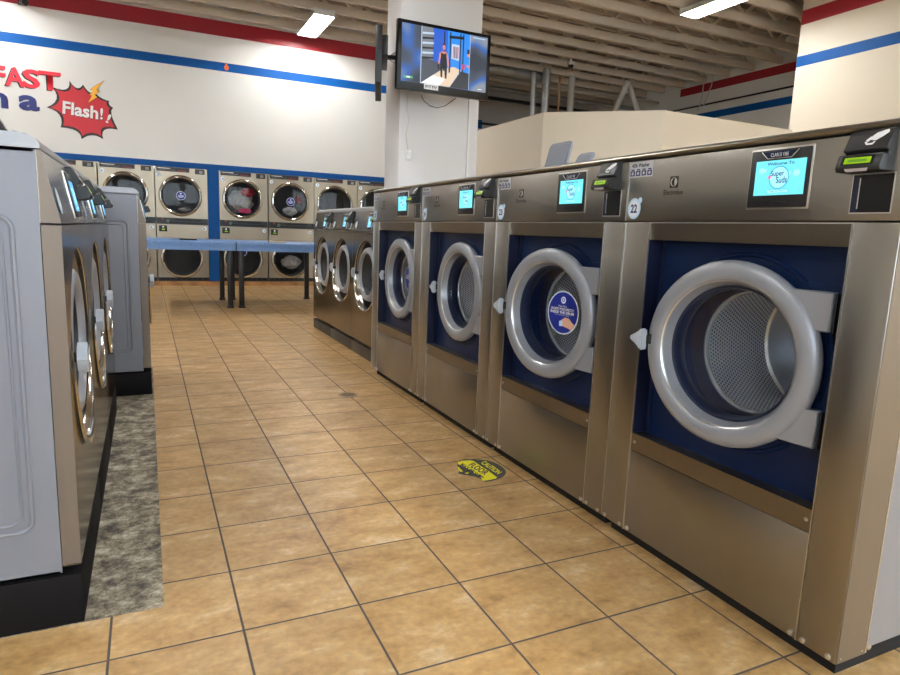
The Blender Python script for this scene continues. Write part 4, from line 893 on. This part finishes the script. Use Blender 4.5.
mb = MB(); mb.box(-.018, .018, -.03, -.012, .01, .05, 0, .003); mb.box(-.018, .018, -.026, -.012, -.05, -.015, 0, .003); mb.build('plug', fix_white, t)
mb = MB(); p0, p1 = ony(470, 95, CY0-.01), ony(468, 172, CY0-.01); mb.box(p0.x-.012, p0.x+.012, CY0-.02, CY0, 0, p0.z); tag(mb.build('cable_cover', white_plastic), 'white vertical cable cover on the right of the column face', 'cable cover')

# ================================================================== PIPES ABOVE THE BOOTH
def duct_up(u0, v0, u1, v1, y, r, label, name='duct', m_=duct, corr=True, cat='duct'):
    a, b_ = ony(u0, v0, y), ony(u1, v1, y); a.z = .0; b_.z += .08
    n = 60; mb = MB(); pts = [a.lerp(b_, i/n) for i in range(n+1)]
    if corr:
        seg = 14; rings = []
        for i, p_ in enumerate(pts):
            rr_ = r*(1 if i % 2 else .90); rings.append([mb.bm.verts.new(p_+Vector((rr_*math.cos(2*PI*j/seg), rr_*math.sin(2*PI*j/seg), 0))) for j in range(seg)])
        for A_, B_ in zip(rings, rings[1:]):
            for j in range(seg): mb.bm.faces.new([A_[j], A_[(j+1) % seg], B_[(j+1) % seg], B_[j]]).smooth = True
    else: mb.cyl(a, b_, r, 14)
    return tag(mb.build(name, m_), label, cat)
duct_up(533, 125, 534, 77, 9.4, .055, 'thinner silver flexible duct rising behind the booth, left of the pair')
duct_up(543, 125, 547, 73, 9.3, .085, 'thicker silver flexible duct rising behind the booth, right of the pair')
duct_up(557, 125, 560, 80, 9.3, .022, 'thin tan pipe rising behind the booth beside the silver ducts', 'pipe', pipe_tan, False, 'pipe')
duct_up(569, 125, 572, 80, 9.4, .065, 'pale vertical pipe with a round valve behind the booth', 'pipe', pipe_white, False, 'pipe')
a, b_ = ony(611, 115, 9.0), ony(626, 83, 9.0)
t = thing('roof_brace', 'pale inverted V brace under the joists behind the booth', 'brace', (0,0,0))
for (q0, q1) in (((612,118),(628,82)), ((640,118),(628,82))):
    mb = MB(); mb.cyl(ony(*q0, 8.9), ony(*q1, 8.9), .055, 12); mb.build('strut', pipe_white, t)
mb = MB(); A = ony(486, 68, 9.55); B = ony(541, 80, 9.55); mb.cyl((A.x-1.2,9.55,A.z), (B.x,9.55,A.z), .09, 16); tag(mb.build('duct', duct), 'grey horizontal duct under the joists behind the television', 'duct')
for k, (y, z, r) in enumerate(((10.2,4.25,.03), (10.9,4.2,.05), (11.6,4.15,.04))):
    mb = MB(); mb.cyl((5.6,y,z), (10.9,y,z), r, 10); tag(mb.build('pipe', [pipe_white, duct, black][k]), ['pale thin pipe running along under the far joists', 'grey pipe running along under the far joists', 'dark pipe running along under the joists by the far wall'][k], 'pipe')
mb = MB(); mb.cyl((XB-.0215,YBLK+.02,4.04), (XB-.0215,11.,4.04), .018, 8); tag(mb.build('conduit', black), 'thin black conduit along the right wall between its red and blue stripes', 'conduit')
mb = MB(); mb.cyl((5.45,12.669,3.78), (9.5,12.669,3.78), .03, 8); tag(mb.build('conduit', black), 'thin black conduit low across the far wall beside the column', 'conduit')
mb = MB(); mb.tube([(XB-.065,9.0,4.85),(XB-.065,9.02,4.5),(XB-.065,9.03,4.2),(XB-.065,9.08,4.0),(XB-.06,9.14,3.93)], .012, 6); tag(mb.build('cable', cord_white), 'left pale cord hanging down the right wall across the red stripe', 'cable')
mb = MB(); mb.tube([(XB-.065,8.76,4.98),(XB-.065,8.80,4.4),(XB-.065,8.9,4.15),(XB-.065,8.97,4.0)], .012, 6); tag(mb.build('cable', cord_white), 'right pale cord hanging down the right wall across the red stripe', 'cable')

# ================================================================== FLOOR DRAIN AND FLOOR STICKER
p = onz(348, 395, 0); t = thing('floor_drain', 'small round metal drain cover in the tile floor', 'drain', (p.x, p.y, 0))
mb = MB(); mb.lathe([(.062,.0005),(.060,.003),(.052,.003),(.0003,.0025)], (0,0,0), 'z', 28, 0); mb.build('cover', mat('drain_bronze', rgb(150,126,92), .5, .3), t)
mb = MB()
for k in range(-3, 4): wd = math.sqrt(.045**2-(k*.012)**2) if abs(k) < 4 else 0; mb.box(-wd, wd, k*.012-.002, k*.012+.002, .003, .0036)
mb.build('slots', dark, t)
t = thing('floor_sticker', 'torn round yellow and black caution sticker on the tile floor', 'sticker', (0,0,0))
def ZP(u, v, z): q_ = onz(456+u/17.3, 456+v/17.3, 0); return (q_.x, q_.y, z)
mb = MB(); pts = [(60,84),(150,58),(300,58),(430,66),(560,85),(650,112),(730,150),(800,195),(850,240),(866,285),(850,330),(790,380),(700,415),(600,440),(500,452),(455,430),(440,400),(400,378),(330,362),(240,345),(130,330),(50,310),(40,285),(60,262),(30,225),(18,180),(30,150),(22,118)]
mb.faces([ZP(a, b_, .0012) for a, b_ in pts], [tuple(range(len(pts)))]); mb.build('base', caution_black, t)
mb = MB()
for poly in ([(25,112),(120,86),(250,80),(305,92),(430,180),(560,262),(715,378),(690,398),(590,418),(470,438),(425,385),(440,352),(360,300),(300,270),(180,215),(100,180),(40,150)], [(20,180),(50,200),(100,250),(125,270),(90,282),(55,268),(35,225)], [(150,300),(210,285),(225,300),(190,320)], [(300,270),(420,300),(430,330),(380,335),(310,300)]):
    mb.faces([ZP(a, b_, .0018) for a, b_ in poly], [tuple(range(len(poly)))])
mb.build('yellow_band', caution_yellow, t)
def floor_text(s, a, b_, c, m_, z):
    """a = start of baseline, b_ = end of baseline, c = a point one letter height above a (picture of the sticker)"""
    A, B, C_ = Vector(ZP(*a, z)), Vector(ZP(*b_, z)), Vector(ZP(*c, z)); ex_, ey_ = B-A, C_-A
    mm = Matrix(((ex_.x,ey_.x,0,A.x),(ex_.y,ey_.y,0,A.y),(ex_.z,ey_.z,1,z),(0,0,0,1)))
    text('lettering', s, 0, 1, 0, 1, 0, m_, t, .03, 0, mm)
floor_text('CAUTION', (420,130), (715,325), (505,90), caution_yellow, .0022)
floor_text('FLOOR', (205,175), (490,345), (300,118), caution_black, .0026)
floor_text('MAY BE WET', (60,170), (430,425), (120,128), caution_black, .0024)

# ================================================================== DAYLIGHT
wd = bpy.data.worlds.new('sky'); S.world = wd; wd.use_nodes = True
bg = wd.node_tree.nodes['Background']; bg.inputs[0].default_value = (.80,.90,1.0,1); bg.inputs[1].default_value = 6.0
sd = bpy.data.lights.new('sun', 'SUN'); sd.energy = 14; sd.angle = .02; so = bpy.data.objects.new('sun', sd); COL.objects.link(so); so.rotation_euler = (math.radians(-32), math.radians(12), 0)
S.cycles.use_denoising = True
S.cycles.max_bounces = 8; S.cycles.transparent_max_bounces = 12; S.cycles.glossy_bounces = 5; S.cycles.diffuse_bounces = 4
